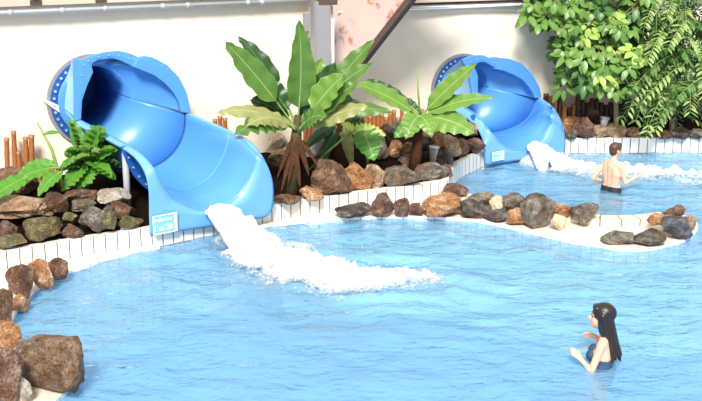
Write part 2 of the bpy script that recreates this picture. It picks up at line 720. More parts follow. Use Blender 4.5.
# ------------------------------------------------------------------ pool shell
FLOOR_Z = -1.05
front_px = [(-330, 392), (-200, 338), (-100, 303), (-40, 283), (0, 272), (20, 268.5), (60, 261.5), (100, 254.5), (150, 246.5),
            (215, 233), (275, 221.5), (310, 215.5), (350, 210), (410, 202), (448, 196)]
front = [P(x, y, .03) for x, y in front_px]
front2_px = [(448, 196), (449, 192.5), (453, 184), (462, 176), (474, 170), (487, 164.5), (526, 157), (565, 152.3), (600, 151.8), (640, 151.6), (702, 151.5), (800, 151.5), (900, 151.5)]
front2 = [P(x, y, .03) for x, y in front2_px]
FA = smooth_poly(front, 90)
FB = smooth_poly(front2, 60)
FRONT = FA + FB[1:]
TOPZ = .28


def strip_wall(name, line, z0, z1, mat, th=.12, cap=None):
    bm = bmesh.new()
    uv = bm.loops.layers.uv.new('UVMap')
    s = 0
    prev = None
    n = len(line)
    for i, p in enumerate(line):
        t = (line[min(i + 1, n - 1)] - line[max(i - 1, 0)])
        t.z = 0
        t.normalize()
        back = V((-t.y, t.x, 0)) * th
        if i:
            s += (p - line[i - 1]).length
        cur = [V((p.x, p.y, z0)), V((p.x, p.y, z1)), V((p.x + back.x, p.y + back.y, z1)), V((p.x + back.x, p.y + back.y, z0))]
        cv = [bm.verts.new(c) for c in cur]
        if prev:
            pv, ps = prev
            for k, (va, vb) in enumerate(((z0, z1), (z1, z1 + th), (z1 + th, z1 + th + z1 - z0))):
                f = bm.faces.new((pv[k], cv[k], cv[k + 1], pv[k + 1]))
                for l, (uu, vv) in zip(f.loops, ((ps, va), (s, va), (s, vb), (ps, vb))):
                    l[uv].uv = (uu, vv)
                f.material_index = 1 if (k == 1 and cap) else 0
        prev = (cv, s)
    return struct(name, bm, [mat, cap] if cap else mat)


M_TILEZ = M_TILE
strip_wall('wall_planter', FRONT, 0.0, TOPZ, M_TILE, .10, M_DECK)
strip_wall('wall_pool_back', [p + V((0, 0, 0)) for p in FRONT], FLOOR_Z, -0.0, M_UTILE, .10)


def dist_front(x, y):
    best = 1e9
    for p, q in zip(FRONT, FRONT[1:]):
        dx, dy = q.x - p.x, q.y - p.y
        L2 = dx * dx + dy * dy
        if L2 < 1e-9:
            continue
        t = max(0, min(1, ((x - p.x) * dx + (y - p.y) * dy) / L2))
        d = math.hypot(p.x + dx * t - x, p.y + dy * t - y)
        if d < best:
            best = d
            side = dx * (y - p.y) - dy * (x - p.x)
    return best if side > 0 else -best


def soil(x, y):
    d = dist_front(x, y)
    return .245 + .17 * max(0, min(1.9, d - .2)) + .03 * noise.noise(V((x * 2, y * 2, 0)))


# soil heightfield
bm = bmesh.new()
st = .14
vv = {}


def inside_pl(x, y):
    if dist_front(x, y) < .17:
        return False
    if x < -.5 and (x - WL0.x) * dW.y - (y - WL0.y) * dW.x < -.15:
        return False
    if x >= -.5 and (x - WR0.x) * dR.y - (y - WR0.y) * dR.x < -.15:
        return False
    return True


nx, ny = int(17 / st), int(14 / st)
for i in range(nx):
    for j in range(ny):
        x, y = -8 + i * st, 9 + j * st
        if inside_pl(x + st / 2, y + st / 2):
            q = []
            for (a, b) in ((i, j), (i + 1, j), (i + 1, j + 1), (i, j + 1)):
                if (a, b) not in vv:
                    X, Y_ = -8 + a * st, 9 + b * st
                    vv[(a, b)] = bm.verts.new((X, Y_, soil(X, Y_)))
                q.append(vv[(a, b)])
            bm.faces.new(q)
struct('ground', bm, M_SOIL, True)


def prism(name, poly, z0, z1, mtop, mside, line_uv=True):
    bm = bmesh.new()
    uv = bm.loops.layers.uv.new('UVMap')
    lo_ = [bm.verts.new((p.x, p.y, z0)) for p in poly]
    hi = [bm.verts.new((p.x, p.y, z1)) for p in poly]
    f = bm.faces.new(hi)
    for l in f.loops:
        l[uv].uv = (l.vert.co.x, l.vert.co.y)
    s = 0
    n = len(poly)
    for i in range(n):
        j = (i + 1) % n
        L = (poly[j] - poly[i]).length
        f = bm.faces.new((lo_[i], lo_[j], hi[j], hi[i]))
        for l, c in zip(f.loops, ((s, z0), (s + L, z0), (s + L, z1), (s, z1))):
            l[uv].uv = c
        f.material_index = 1
        s += L
    bmesh.ops.triangulate(bm, faces=[f for f in bm.faces if len(f.verts) > 4])
    return struct(name, bm, [mtop, mside])


# left ledge
le_px = [(160, 246), (150, 248.5), (130, 252.5), (110, 257.5), (90, 264), (60, 275), (40, 286), (25, 299), (15, 313), (9, 328), (8, 344), (38, 354), (72, 370),
         (73, 384), (56, 400), (30, 425), (-40, 470), (-130, 520)]
le = smooth_poly([P(x, y, .045) for x, y in le_px], 60)
backL = [p + V((0, .02, 0)) for p in FA if p.x < le[0].x]
left_poly = le + [backL[0]] + backL
prism('trim_ledge_left', left_poly, FLOOR_Z, .045, M_DECK, M_UTILE)
# peninsula
pf_px = [(258, 226.5), (300, 221), (350, 217.5), (400, 216), (450, 217.5), (480, 220.5), (510, 226.5), (540, 233.5), (570, 240.5), (600, 246), (630, 249), (655, 247.5),
         (678, 242), (692, 235), (698, 227), (695, 219), (684, 215)]
pb_px = [(670, 216.5), (640, 221.5), (600, 222), (560, 216), (520, 209.5), (480, 202.5), (452, 196.6)]
pen_f = smooth_poly([P(x, y, .045) for x, y in pf_px], 70)
pen_b = smooth_poly([P(x, y, .045) for x, y in pb_px], 30)
pen_in = [p + V((0, .02, 0)) for p in FA if pen_f[0].x < p.x < 1.40][::-1]
prism('trim_ledge_middle', pen_f + pen_b + pen_in, FLOOR_Z, .045, M_DECK, M_UTILE)
# submerged step round the ledges
M_STEP = tilemat('submerged_step_tile', (.50, .78, .84), (.30, .50, .60), .15, .15, .005)


def offset_line(L, d, f=None):
    out = []
    for i, p in enumerate(L):
        t = L[min(i + 1, len(L) - 1)] - L[max(0, i - 1)]
        t.z = 0
        t.normalize()
        out.append(p + V((t.y, -t.x, 0)) * (d if f is None else f(i / (len(L) - 1))))
    return out




def apron(name, line, d):
    """sloping submerged apron at the foot of a ledge"""
    bm = bmesh.new()
    uv = bm.loops.layers.uv.new('UVMap')
    outer = offset_line(line, d)
    for _ in range(6):
        outer = [outer[0]] + [(outer[i - 1] + outer[i] * 2 + outer[i + 1]) / 4 for i in range(1, len(outer) - 1)] + [outer[-1]]
    s_ = 0
    prev = None
    for i, (p, q) in enumerate(zip(line, outer)):
        if i:
            s_ += (p - line[i - 1]).length
        c = [bm.verts.new((p.x + (q.x - p.x) * f - .0, p.y + (q.y - p.y) * f, z)) for f, z in ((-.02, -.22), (.45, -.42), (1, FLOOR_Z - .02))]
        if prev:
            for k in (0, 1):
                f = bm.faces.new((prev[0][k], c[k], c[k + 1], prev[0][k + 1]))
                for l, (uu, vv_) in zip(f.loops, ((prev[1], k * .5), (s_, k * .5), (s_, k * .5 + .5), (prev[1], k * .5 + .5))):
                    l[uv].uv = (uu, vv_)
        prev = (c, s_)
    return struct(name, bm, M_STEP, True)


apron('trim_step_middle', pen_f[:-6], 1.0)
apron('trim_step_left', le[:-10], .8)
# low curb along the back of the peninsula
curb = pen_b[2:]
bm = bmesh.new()
uvl = bm.loops.layers.uv.new('UVMap')
prev = None
s = 0
for i, p in enumerate(curb):
    t = (curb[min(i + 1, len(curb) - 1)] - curb[max(0, i - 1)])
    t.z = 0
    t.normalize()
    fr_ = V((-t.y, t.x, 0)) * .24
    if i:
        s += (p - curb[i - 1]).length
    c = [bm.verts.new(V((p.x, p.y, -.2))), bm.verts.new(V((p.x, p.y, .15))), bm.verts.new(V((p.x, p.y, .15)) + fr_), bm.verts.new(V((p.x, p.y, .0)) + fr_)]
    if prev:
        pc, ps = prev
        for k, (a_, b_) in enumerate(((.0, .24), (.24, .26), (.0, .24))):
            f = bm.faces.new((pc[k], c[k], c[k + 1], pc[k + 1]))
            vs = ((0, .25), (.265, .515), (.25, .0))[k]
            for l, (uu, w_) in zip(f.loops, ((ps, vs[0]), (s, vs[0]), (s, vs[1]), (ps, vs[1]))):
                l[uvl].uv = (uu, w_)
    else:
        bm.faces.new(c)
    prev = (c, s)
bm.faces.new(prev[0][::-1])
struct('trim_curb', bm, M_CAP)

# floor
bm = bmesh.new()
f = bm.faces.new([bm.verts.new(c) for c in ((-10, 2, FLOOR_Z), (13, 2, FLOOR_Z), (13, 21, FLOOR_Z), (-10, 21, FLOOR_Z))])
r = bmesh.ops.extrude_face_region(bm, geom=[f])
bmesh.ops.translate(bm, verts=[g for g in r['geom'] if isinstance(g, bmesh.types.BMVert)], vec=(0, 0, -.2))
struct('floor', bm, M_FLOOR)

# ------------------------------------------------------------------ water surface
JET1 = (P(232, 232), P(262, 252), P(300, 271), P(350, 282), P(415, 280))
JET2 = (P(520, 155), P(545, 164), P(580, 170), P(625, 174), P(690, 178))


def pline_d(x, y, L):
    best, bt = 1e9, 0
    n = len(L) - 1
    for i in range(n):
        p, q = L[i], L[i + 1]
        dx, dy = q.x - p.x, q.y - p.y
        t = max(0, min(1, ((x - p.x) * dx + (y - p.y) * dy) / (dx * dx + dy * dy)))
        d = math.hypot(p.x + dx * t - x, p.y + dy * t - y)
        if d < best:
            best, bt = d, (i + t) / n
    return best, bt


def wave(x, y):
    z = .026 * noise.noise(V((x * .9, y * 1.3, 1))) + .024 * noise.noise(V((x * 2.1 + y * .5, y * 2.6, 5))) + .007 * noise.noise(V((x * 5.5, y * 6, 2)))
    d, t = pline_d(x, y, JET1)
    d2, t2 = pline_d(x, y, JET2)
    d = min(d, d2)
    z *= 1 + 1.6 * math.exp(-(d / 1.3) ** 2)
    z += .012 * math.sin(d * 14) * math.exp(-d / 1.1)
    return z


def point_in(poly, x, y):
    c = False
    j = len(poly) - 1
    for i in range(len(poly)):
        a, b = poly[i], poly[j]
        if (a.y > y) != (b.y > y) and x < (b.x - a.x) * (y - a.y) / (b.y - a.y + 1e-12) + a.x:
            c = not c
        j = i
    return c


PEN_POLY = pen_f + pen_b + pen_in
bm = bmesh.new()
vv = {}
st = .055
x0, y0 = -5.2, 7.0
nx, ny = int(13.0 / st), int(13.2 / st)
xs_front = FRONT


def front_y(x):
    for p, q in zip(FRONT, FRONT[1:]):
        if p.x <= x <= q.x and q.x > p.x:
            return p.y + (q.y - p.y) * (x - p.x) / (q.x - p.x)
    return 19.5


fy = [front_y(x0 + i * st) for i in range(nx + 2)]
drop = set()
for i in range(nx):
    xc = x0 + (i + .5) * st
    for j in range(ny):
        yc = y0 + (j + .5) * st
        if yc > min(fy[i], fy[i + 1]) + .06:
            continue
        if yc > 13.0 and point_in(PEN_POLY, xc, yc) and all(point_in(PEN_POLY, xc + a, yc + b) for a in (-.1, .1) for b in (-.1, .1)):
            continue
        if xc < -2.2 and yc < 13.6 and all(point_in(left_poly, xc + a, yc + b) for a in (-.1, .1) for b in (-.1, .1)):
            continue
        q = []
        for (a, b) in ((i, j), (i + 1, j), (i + 1, j + 1), (i, j + 1)):
            if (a, b) not in vv:
                X, Y_ = x0 + a * st, y0 + b * st
                vv[(a, b)] = bm.verts.new((X, Y_, wave(X, Y_)))
            q.append(vv[(a, b)])
        bm.faces.new(q)
bm.normal_update()
for f in bm.faces:
    if f.normal.z < 0:
        f.normal_flip()
water = link_bm('pool_water', bm, M_WATER, None, True, False)
tag(water, 'clear rippling blue water filling the swimming pools', 'water', None, 'stuff')


# ------------------------------------------------------------------ foam
def foam(name, L, prof, hprof, label, seed, x_pad=1.0, jet=None):
    """ragged heap of white water along a line: breaks the surface where noise lifts it"""
    bm = bmesh.new()
    den = bm.verts.layers.float.new('foam_amount')
    xs = [p.x for p in L]
    ys = [p.y for p in L]
    st = .026
    x0, x1 = min(xs) - x_pad, max(xs) + x_pad
    y0, y1 = min(ys) - x_pad, max(ys) + x_pad
    nx, ny = int((x1 - x0) / st), int((y1 - y0) / st)
    hv = {}

    def hgt(x, y):
        d, t = pline_d(x, y, L)
        w = prof(t)
        hh = hprof(t)
        e = math.exp(-(d / w) ** 2 * 1.2)
        nn = noise.fractal(V((x * 3.2 + seed, y * 3.2, seed)), .8, 2.1, 5)
        fine = noise.fractal(V((x * 14 + seed, y * 14, seed)), .7, 2.2, 3)
        v = e * (1 + .60 * nn + .34 * fine) - .26 + .16 * nn + .06 * fine
        return v * hh
    for i in range(nx):
        for j in range(ny):
            q = []
            ok = False
            for (a, b) in ((i, j), (i + 1, j), (i + 1, j + 1), (i, j + 1)):
                if (a, b) not in hv:
                    x, y = x0 + a * st, y0 + b * st
                    hv[(a, b)] = [hgt(x, y), None, x, y]
                if hv[(a, b)][0] > 0:
                    ok = True
                q.append(hv[(a, b)])
            if ok:
                fv = []
                for e in q:
                    if e[1] is None:
                        e[1] = bm.verts.new((e[2] + .3 * st * noise.noise(V((e[2] * 40, e[3] * 40, 0))), e[3], max(e[0], -.03) + wave(e[2], e[3])))
                        e[1][den] = max(-.1, min(.62, e[0] * 6 + .02)) * (1 - .35 * pline_d(e[2], e[3], L)[1])
                    fv.append(e[1])
                bm.faces.new(fv)
    if jet:
        old = set(bm.verts)
        jet(bm)
        for v_ in bm.verts:
            if v_ not in old:
                v_[den] = .42 if not v_.is_boundary else .0
    old = set(bm.verts)
    # flung droplets
    rr = random.Random(seed)
    for k in range(420):
        t = rr.random()
        i = min(int(t * (len(L) - 1)), len(L) - 2)
        p = L[i].lerp(L[i + 1], t * (len(L) - 1) - i)
        w = prof(t)
        q = V((p.x + rr.gauss(0, w * .75), p.y + rr.gauss(0, w * .75), max(.02, rr.random() ** 2 * .16 + .01)))
        m = Matrix.Translation(q) @ Matrix.Scale(rr.uniform(.003, .010), 4)
        bmesh.ops.create_icosphere(bm, subdivisions=1, radius=1, matrix=m)
    for v_ in bm.verts:
        if v_ not in old:
            v_[den] = 1.0
    o = link_bm(name, bm, M_FOAM, None, True, True)
    origin_to(o, L[0])
    return tag(o, label, 'water', None, 'stuff')


def jet_sheet(A, B, drop_to, wid0, wid1, seed):
    """thick tumbling sheet of white water from the slide lip A down to the pool at B"""
    def fn(bm):
        A_, B_ = V(A), V(B)
        d = (B_ - A_)
        dh = V((d.x, d.y, 0)).normalized()
        side = V((dh.y, -dh.x, 0))
        n, m = 40, 30
        top = []
        for i in range(n + 1):
            t = i / n
            c = A_.lerp(B_, t)
            c.z = A_.z * (1 - t ** 1.6) + drop_to * t ** 1.6
            w = wid0 + (wid1 - wid0) * t ** .8
            row = []
            for j in range(m + 1):
                s = j / m * 2 - 1
                nn = noise.fractal(V((c.x * 6 + s * 2, c.y * 6 + s * 3, seed)), .7, 2.2, 4)
                ht = .085 * (1 - abs(s) ** 2.5) * (1 + .4 * t) + .09 * nn * (.35 + t)
                row.append(bm.verts.new(c + side * (s * w * (1 + .12 * nn * t)) + V((0, 0, ht - .03))))
            top.append(row)
        for i in range(n):
            for j in range(m):
                bm.faces.new((top[i][j], top[i][j + 1], top[i + 1][j + 1], top[i + 1][j]))
    return fn


# ------------------------------------------------------------------ slides
def make_slide(name, label, spec, group):
    HLp, HLy, HRp, HRy = spec['hood_l'], spec['hood_ly'], spec['hood_r'], spec['hood_ry']
    hl, hr = Q(*HLp, HLy), Q(*HRp, HRy)
    rl = Q(*spec['rim_l'], spec['rim_ly'])
    ml, mr = P(*spec['ml'], spec['mz']), P(*spec['mr'], spec['mz'])
    base = (ml + mr) / 2
    base.z = .05
    root = thing(name, label, 'water slide', base, group)
    perpL = V((-(ml - rl).y, (ml - rl).x, 0)).normalized()
    if perpL.dot(mr - ml) < 0:
        perpL = -perpL
    inL, outL = [], []
    for (ix, iy), (ox, oy) in spec['left']:
        outL.append(PL(ox, oy, rl, ml))
        inL.append(PL(ix, iy, rl + perpL * .10, ml + perpL * .10))
    inF = [PL(i[0], i[1], ml, mr) for i, o in spec['front']]
    outF = [PL(o[0], o[1], ml, mr) for i, o in spec['front']]
    inR, outR = [], []
    perpR = V((-(mr - hr).y, (mr - hr).x, 0)).normalized()
    if perpR.dot(ml - mr) < 0:
        perpR = -perpR
    for i, o in spec['right']:
        outR.append(PL(o[0], o[1], hr, mr))
        q = PL(o[0], o[1], hr, mr) + perpR * .08
        q.z += .0
        inR.append(q)
    I = inL + inF + inR
    O = outL + outF + outR
    # even, smooth resample of both with the same parameter
    n = len(I)
    Is, Os = [], []

    def cr(L, i, t):
        a, b, c, d = L[max(0, i - 1)], L[i], L[i + 1], L[min(n - 1, i + 2)]
        return .5 * ((2 * b) + (c - a) * t + (2 * a - 5 * b + 4 * c - d) * t * t + (3 * b - a - 3 * c + d) * t ** 3)
    K = 5
    for i in range(n - 1):
        for k in range(K):
            Is.append(cr(I, i, k / K))
            Os.append(cr(O, i, k / K) if not (i in spec['sharp'] or i + 1 in spec['sharp']) else O[i].lerp(O[i + 1], k / K))
    Is.append(I[-1])
    Os.append(O[-1])
    nL, nF = len(inL), len(inF)
    # rim strip with a raised roll at the middle and a folded outer edge
    bm = bmesh.new()
    rows = []
    cen = (hl + hr + ml + mr) / 4
    for i, (a, b) in enumerate(zip(Is, Os)):
        out = b - a
        m1 = a.lerp(b, .35)
        m2 = a.lerp(b, .9)
        ins = (cen - b)
        ins.z = 0
        ins.normalize()
        rows.append([bm.verts.new(x) for x in (a, m1 + V((0, 0, .004)), m2, b + V((0, 0, -.012)), b + ins * .02 + V((0, 0, -.045)))])
    for r0, r1 in zip(rows, rows[1:]):
        for k in range(4):
            bm.faces.new((r0[k], r0[k + 1], r1[k + 1], r1[k]))
    o = link_bm('rim', bm, M_BLUE2, root)
    sm = o.modifiers.new('thick', 'SOLIDIFY')
    sm.thickness = .018
    sm.offset = -1
    # bowl
    iL = Is[:(nL) * K - K + 1]                       # along the left rail, hood -> mouth
    iF = Is[(nL - 1) * K:(nL + nF) * K + 1]
    iR = Is[(nL + nF) * K:][::-1]                    # hood -> mouth
    NS, NT = 26, 36
    LR, RR = resample(iL, NS), resample(iR, NS)
    MF = resample(iF, NT)
    l0, r0 = MF[0], MF[-1]
    ax = (r0 - l0)
    axh = ax.normalized()
    mouth = []
    for p in MF:
        d = p - l0
        a = d.dot(axh) / ax.length
        res = d - axh * d.dot(axh)
        fwd = V((axh.y, -axh.x, 0))
        mouth.append((a, res.z, res.dot(fwd)))
    hd = spec['depth']
    hoodp = []
    for k in range(NT + 1):
        th = math.pi * k / NT
        hoodp.append((.5 - .5 * math.cos(th), -hd * math.sin(th) ** .85, 0))
    bm = bmesh.new()
    grid = []
    for i in range(NS + 1):
        s = i / NS
        w = s * s * (3 - 2 * s)
        row = []
        A, B = LR[i], RR[i]
        ab = (B - A)
        fwd = V((ab.y, -ab.x, 0)).normalized()
        for k in range(NT + 1):
            a = hoodp[k][0] * (1 - w) + mouth[k][0] * w
            c = hoodp[k][1] * (1 - w) + mouth[k][1] * w
            g = mouth[k][2] * w
            row.append(A + ab * a + V((0, 0, c)) + fwd * g)
        grid.append(row)
    vg = [[bm.verts.new(p) for p in row] for row in grid]
    for i in range(NS):
        for k in range(NT):
            bm.faces.new((vg[i][k], vg[i][k + 1], vg[i + 1][k + 1], vg[i + 1][k]))
    o = link_bm('chute', bm, [M_BLUE, M_DBLUE], root)
    # normals must point into the channel for the shell to grow outwards
    me = o.data
    if me.polygons[NT * 10 + NT // 2].normal.z < 0:
        me.flip_normals()
    sm = o.modifiers.new('thick', 'SOLIDIFY')
    sm.thickness = .03
    sm.offset = -1
    sm.material_offset = 1  # outside of the shell darker blue: its shadow is put into the colour
    # joint seam across the chute
    for fr_i in (.62,):
        i = int(NS * fr_i)
        bm = bmesh.new()
        prev = None
        for k in range(NT + 1):
            p, q = grid[i][k], grid[i + 1][k].lerp(grid[i][k], .55)
            nrm = V((0, 0, .004))
            c = [bm.verts.new(p + nrm), bm.verts.new(q + nrm)]
            if prev:
                bm.faces.new((prev[0], c[0], c[1], prev[1]))
            prev = c
        link_bm('seam', bm, M_BLUE2, root)
    # outside rib with bolts
    i = int(NS * .70)
    bm = bmesh.new()
    prev = None
    midc = (LR[i] + RR[i]) / 2
    ribs = []
    for k in range(NT + 1):
        p = grid[i][k]
        out = (p - (midc + V((0, 0, .1)))).normalized()
        t_ = (grid[i + 1][k] - grid[i - 1][k]).normalized()
        c = [bm.verts.new(p + out * .028 - t_ * .015), bm.verts.new(p + out * .12 - t_ * .015), bm.verts.new(p + out * .12 + t_ * .015), bm.verts.new(p + out * .028 + t_ * .015)]
        ribs.append((p + out * .08 + t_ * .018, t_))
        if prev:
            for m in range(4):
                bm.faces.new((prev[m], c[m], c[(m + 1) % 4], prev[(m + 1) % 4]))
        else:
            bm.faces.new(c)
        prev = c
    bm.faces.new(prev[::-1])
    rib = link_bm('rib_flange', bm, M_DBLUE, root, False)
    for k in range(2, 16, 2):
        p, t_ = ribs[k]
        bm = bmesh.new()
        add_tube(bm, [p, p + t_ * .02], .014, 6)
        link_bm('bolt', bm, M_BOLT, rib, False)
    # hood
    ho = [PL(x, y, hl, hr) for x, y in spec['hood_out']]
    hi = [PL(x, y, hl, hr) for x, y in spec['hood_in']]
    ho = resample(ho, 56)
    hi = resample(hi, 56)
    hax = (hr - hl)
    hax.z = 0
    hax.normalize()
    hn = V((hax.y, -hax.x, 0))                      # towards the pool
    hc = (hl + hr) / 2
    fc, frad = V(spec['flange_c']), spec['flange_r']
    fn = V(spec['flange_n']).normalized()
    fu = V((-fn.y, fn.x, 0))
    if fu.dot(hax) < 0:
        fu = -fu

    def circ(th, r, off=0.0):
        return fc + (fu * math.cos(th) + V((0, 0, 1)) * math.sin(th)) * r + fn * off

    def angle_of(p):
        d = p - hc
        return math.atan2(d.z, d.dot(hax))
    cut = int(56 * spec['split'])
    # outer shell front lip + outside skin back to the flange
    for part, (k0, k1), fw_ in (('hood', (0, cut), 0.0), ('side_hood', (cut, 56), .10)):
        bm = bmesh.new()
        rows = []
        for k in range(k0, k1 + 1):
            a, b = ho[k], hi[k]
            th = angle_of(a)
            th = max(-.1, min(math.pi + .1, th if th > -1.2 else th + 2 * math.pi))
            fo = circ(th, frad * .84, .05)
            rows.append([bm.verts.new(x) for x in (fo, a.lerp(fo, .5) , a + hn * (fw_ - .05), a + hn * fw_, a.lerp(b, .6) + hn * (fw_ + .012), b + hn * fw_, b + hn * (fw_ - .16), b.lerp(circ(th, frad * .84, .12), .8), circ(th, frad * .84, .12))])
        for r0_, r1_ in zip(rows, rows[1:]):
            for m in range(len(r0_) - 1):
                bm.faces.new((r0_[m], r0_[m + 1], r1_[m + 1], r1_[m]))
        bm.faces.new(rows[0])
        bm.faces.new(rows[-1][::-1])
        if part == 'hood':
            bm.faces.ensure_lookup_table()
            nper = len(rows[0]) - 1
            for fi in range(int(cut * .55)):
                for m in (0, 1):
                    bm.faces[fi * nper + m].material_index = 1
        hobj = link_bm(part, bm, [M_BLUE, M_PBLUE], root)
        hobj.data.set_sharp_from_angle(angle=math.radians(40))
        if part == 'hood':
            hood = hobj
            for k in range(int(k0 + (k1 - k0) * .42), k1 - 1, 3):
                p = ho[k].lerp(hi[k], .5) + hn * .012
                bm = bmesh.new()
                add_tube(bm, [p, p + hn * .015], .012, 6)
                link_bm('bolt', bm, M_PBLUE, hood, False)
    # lower half of the tube between flange and chute, and the tube going on behind the wall
    bm = bmesh.new()
    N = 48
    secs = []
    h0 = grid[0]
    low = resample(h0, N)
    for kk, (r_, off) in enumerate(((None, 0), (frad * .84, 0.12), (frad * .84, -1.6))):
        row = []
        for k in range(N + 1):
            if r_ is None:
                row.append(bm.verts.new(low[k]))
            else:
                th = math.pi + math.pi * k / N
                row.append(bm.verts.new(circ(th, r_, off)))
        secs.append(row)
    for r0_, r1_ in zip(secs, secs[1:]):
        for k in range(N):
            bm.faces.new((r0_[k], r0_[k + 1], r1_[k + 1], r1_[k]))
    ur = []
    for off in (0.12, -1.6):
        ur.append([bm.verts.new(circ(math.pi * k / N, frad * .84, off)) for k in range(N + 1)])
    for k in range(N):
        bm.faces.new((ur[0][k], ur[0][k + 1], ur[1][k + 1], ur[1][k]))
    cap = [bm.verts.new(circ(2 * math.pi * k / 40, frad * .9, -1.6)) for k in range(40)]
    bm.faces.new(cap)
    o = link_bm('tube', bm, M_BLUE, root)
    sm = o.modifiers.new('thick', 'SOLIDIFY')
    sm.thickness = .02
    # flange ring on the wall, with bolts
    bm = bmesh.new()
    prof = ((frad * .86, -.04), (frad * 1.0, -.04), (frad * 1.0, .09), (frad * .86, .09))
    n_ = 64
    rg = [[bm.verts.new(circ(2 * math.pi * k / n_, r_, of)) for r_, of in prof] for k in range(n_)]
    for k in range(n_):
        for m in range(4):
            bm.faces.new((rg[k][m], rg[k][(m + 1) % 4], rg[(k + 1) % n_][(m + 1) % 4], rg[(k + 1) % n_][m]))
    fl = link_bm('flange', bm, M_DBLUE if spec.get('dark_flange', True) else M_BLUE, root, False)
    fl['label'] = 'dark blue bolted ring against the wall'
    for k in range(13):
        th = math.radians(112 + k * 10)
        bm = bmesh.new()
        add_tube(bm, [circ(th, frad * .93, .09), circ(th, frad * .93, .11)], .02, 8)
        link_bm('bolt', bm, M_BOLT, fl, False)
    bm = bmesh.new()
    n_ = 64
    prof = ((frad * 1.0, -.02), (frad * 1.07, -.02), (frad * 1.07, .06), (frad * 1.0, .06))
    rg = [[bm.verts.new(circ(2 * math.pi * k / n_, r_, of)) for r_, of in prof] for k in range(n_)]
    for k in range(n_):
        for m in range(4):
            bm.faces.new((rg[k][m], rg[k][(m + 1) % 4], rg[(k + 1) % n_][(m + 1) % 4], rg[(k + 1) % n_][m]))
    link_bm('gasket', bm, M_STEEL, root, False)
    # depth sign on the front face
    sg = [PL(x, y, ml, mr) for x, y in spec['sign']]     # tl, tr, br, bl
    fwdm = V(((mr - ml).y, -(mr - ml).x, 0)).normalized()
    bm = bmesh.new()
    f0 = [bm.verts.new(p + fwdm * .05) for p in sg]
    f1 = [bm.verts.new(p + fwdm * .03) for p in sg]
    bm.faces.new(f0)
    bm.faces.new(f1[::-1])
    for k in range(4):
        bm.faces.new((f0[k], f0[(k + 1) % 4], f1[(k + 1) % 4], f1[k]))
    sign = link_bm('depth_sign', bm, M_SIGN, root, False)
    sign['label'] = 'turquoise depth sign with white lettering'
    ex = (sg[1] - sg[0])
    ey = (sg[0] - sg[3])
    wS, hS = ex.length, ey.length
    exn = ex.normalized()
    eyn = fwdm.cross(exn)
    # frame: pale border with wide right edge
    bm = bmesh.new()
    bb = .012
    o0 = sg[3] + fwdm * .052

    def pt(u_, v_):
        return o0 + exn * u_ + eyn * v_
    for u0, u1, v0_, v1_ in ((0, wS, 0, bb), (0, wS, hS - bb, hS), (0, bb, bb, hS - bb), (wS - .035, wS, bb, hS - bb)):
        q0 = [bm.verts.new(pt(*c)) for c in ((u0, v0_), (u1, v0_), (u1, v1_), (u0, v1_))]
        q1 = [bm.verts.new(v_.co + fwdm * .004) for v_ in q0]
        bm.faces.new(q1)
        for k in range(4):
            bm.faces.new((q0[k], q0[(k + 1) % 4], q1[(k + 1) % 4], q1[k]))
    link_bm('border', bm, M_WHITE, sign, False)
    for txt, size, vpos, uw in (('Profondeur', hS * .26, .66, .80), ('1 m 20', hS * .44, .18, .78)):
        cu = bpy.data.curves.new('lettering', 'FONT')
        cu.body = txt
        cu.size = size
        cu.extrude = .003
        cu.offset = size * .022
        to = bpy.data.objects.new('tmp', cu)
        COL.objects.link(to)
        dg = bpy.context.evaluated_depsgraph_get()
        me = bpy.data.meshes.new_from_object(to.evaluated_get(dg))
        bpy.data.objects.remove(to)
        bpy.data.curves.remove(cu)
        xs = [v_.co.x for v_ in me.vertices]
        sx = wS * uw * .95 / (max(xs) - min(xs))
        Mx = Matrix((exn * sx, eyn, fwdm)).transposed().to_4x4()
        Mx.translation = pt(wS * .07, hS * vpos) + fwdm * .004 - exn * min(xs) * sx
        me.transform(Mx)
        off = V(root.location)
        me.transform(Matrix.Translation(-off))
        me.materials.append(M_WHITE)
        to = bpy.data.objects.new('lettering', me)
        COL.objects.link(to)
        to.parent = sign
    # support leg
    if 'post' in spec:
        (xa, ya), (xb, yb), yy = spec['post']
        bm = bmesh.new()
        q0, q1 = Q(xa, ya, yy), Q(xb, yb, yy)
        add_tube(bm, [(q1.x, q1.y, min(q1.z, .3)), (q1.x, q1.y, q0.z)], .045, 12)
        link_bm('support_post', bm, M_GREYPIPE, root)['label'] = 'grey metal support post'
    return root, grid


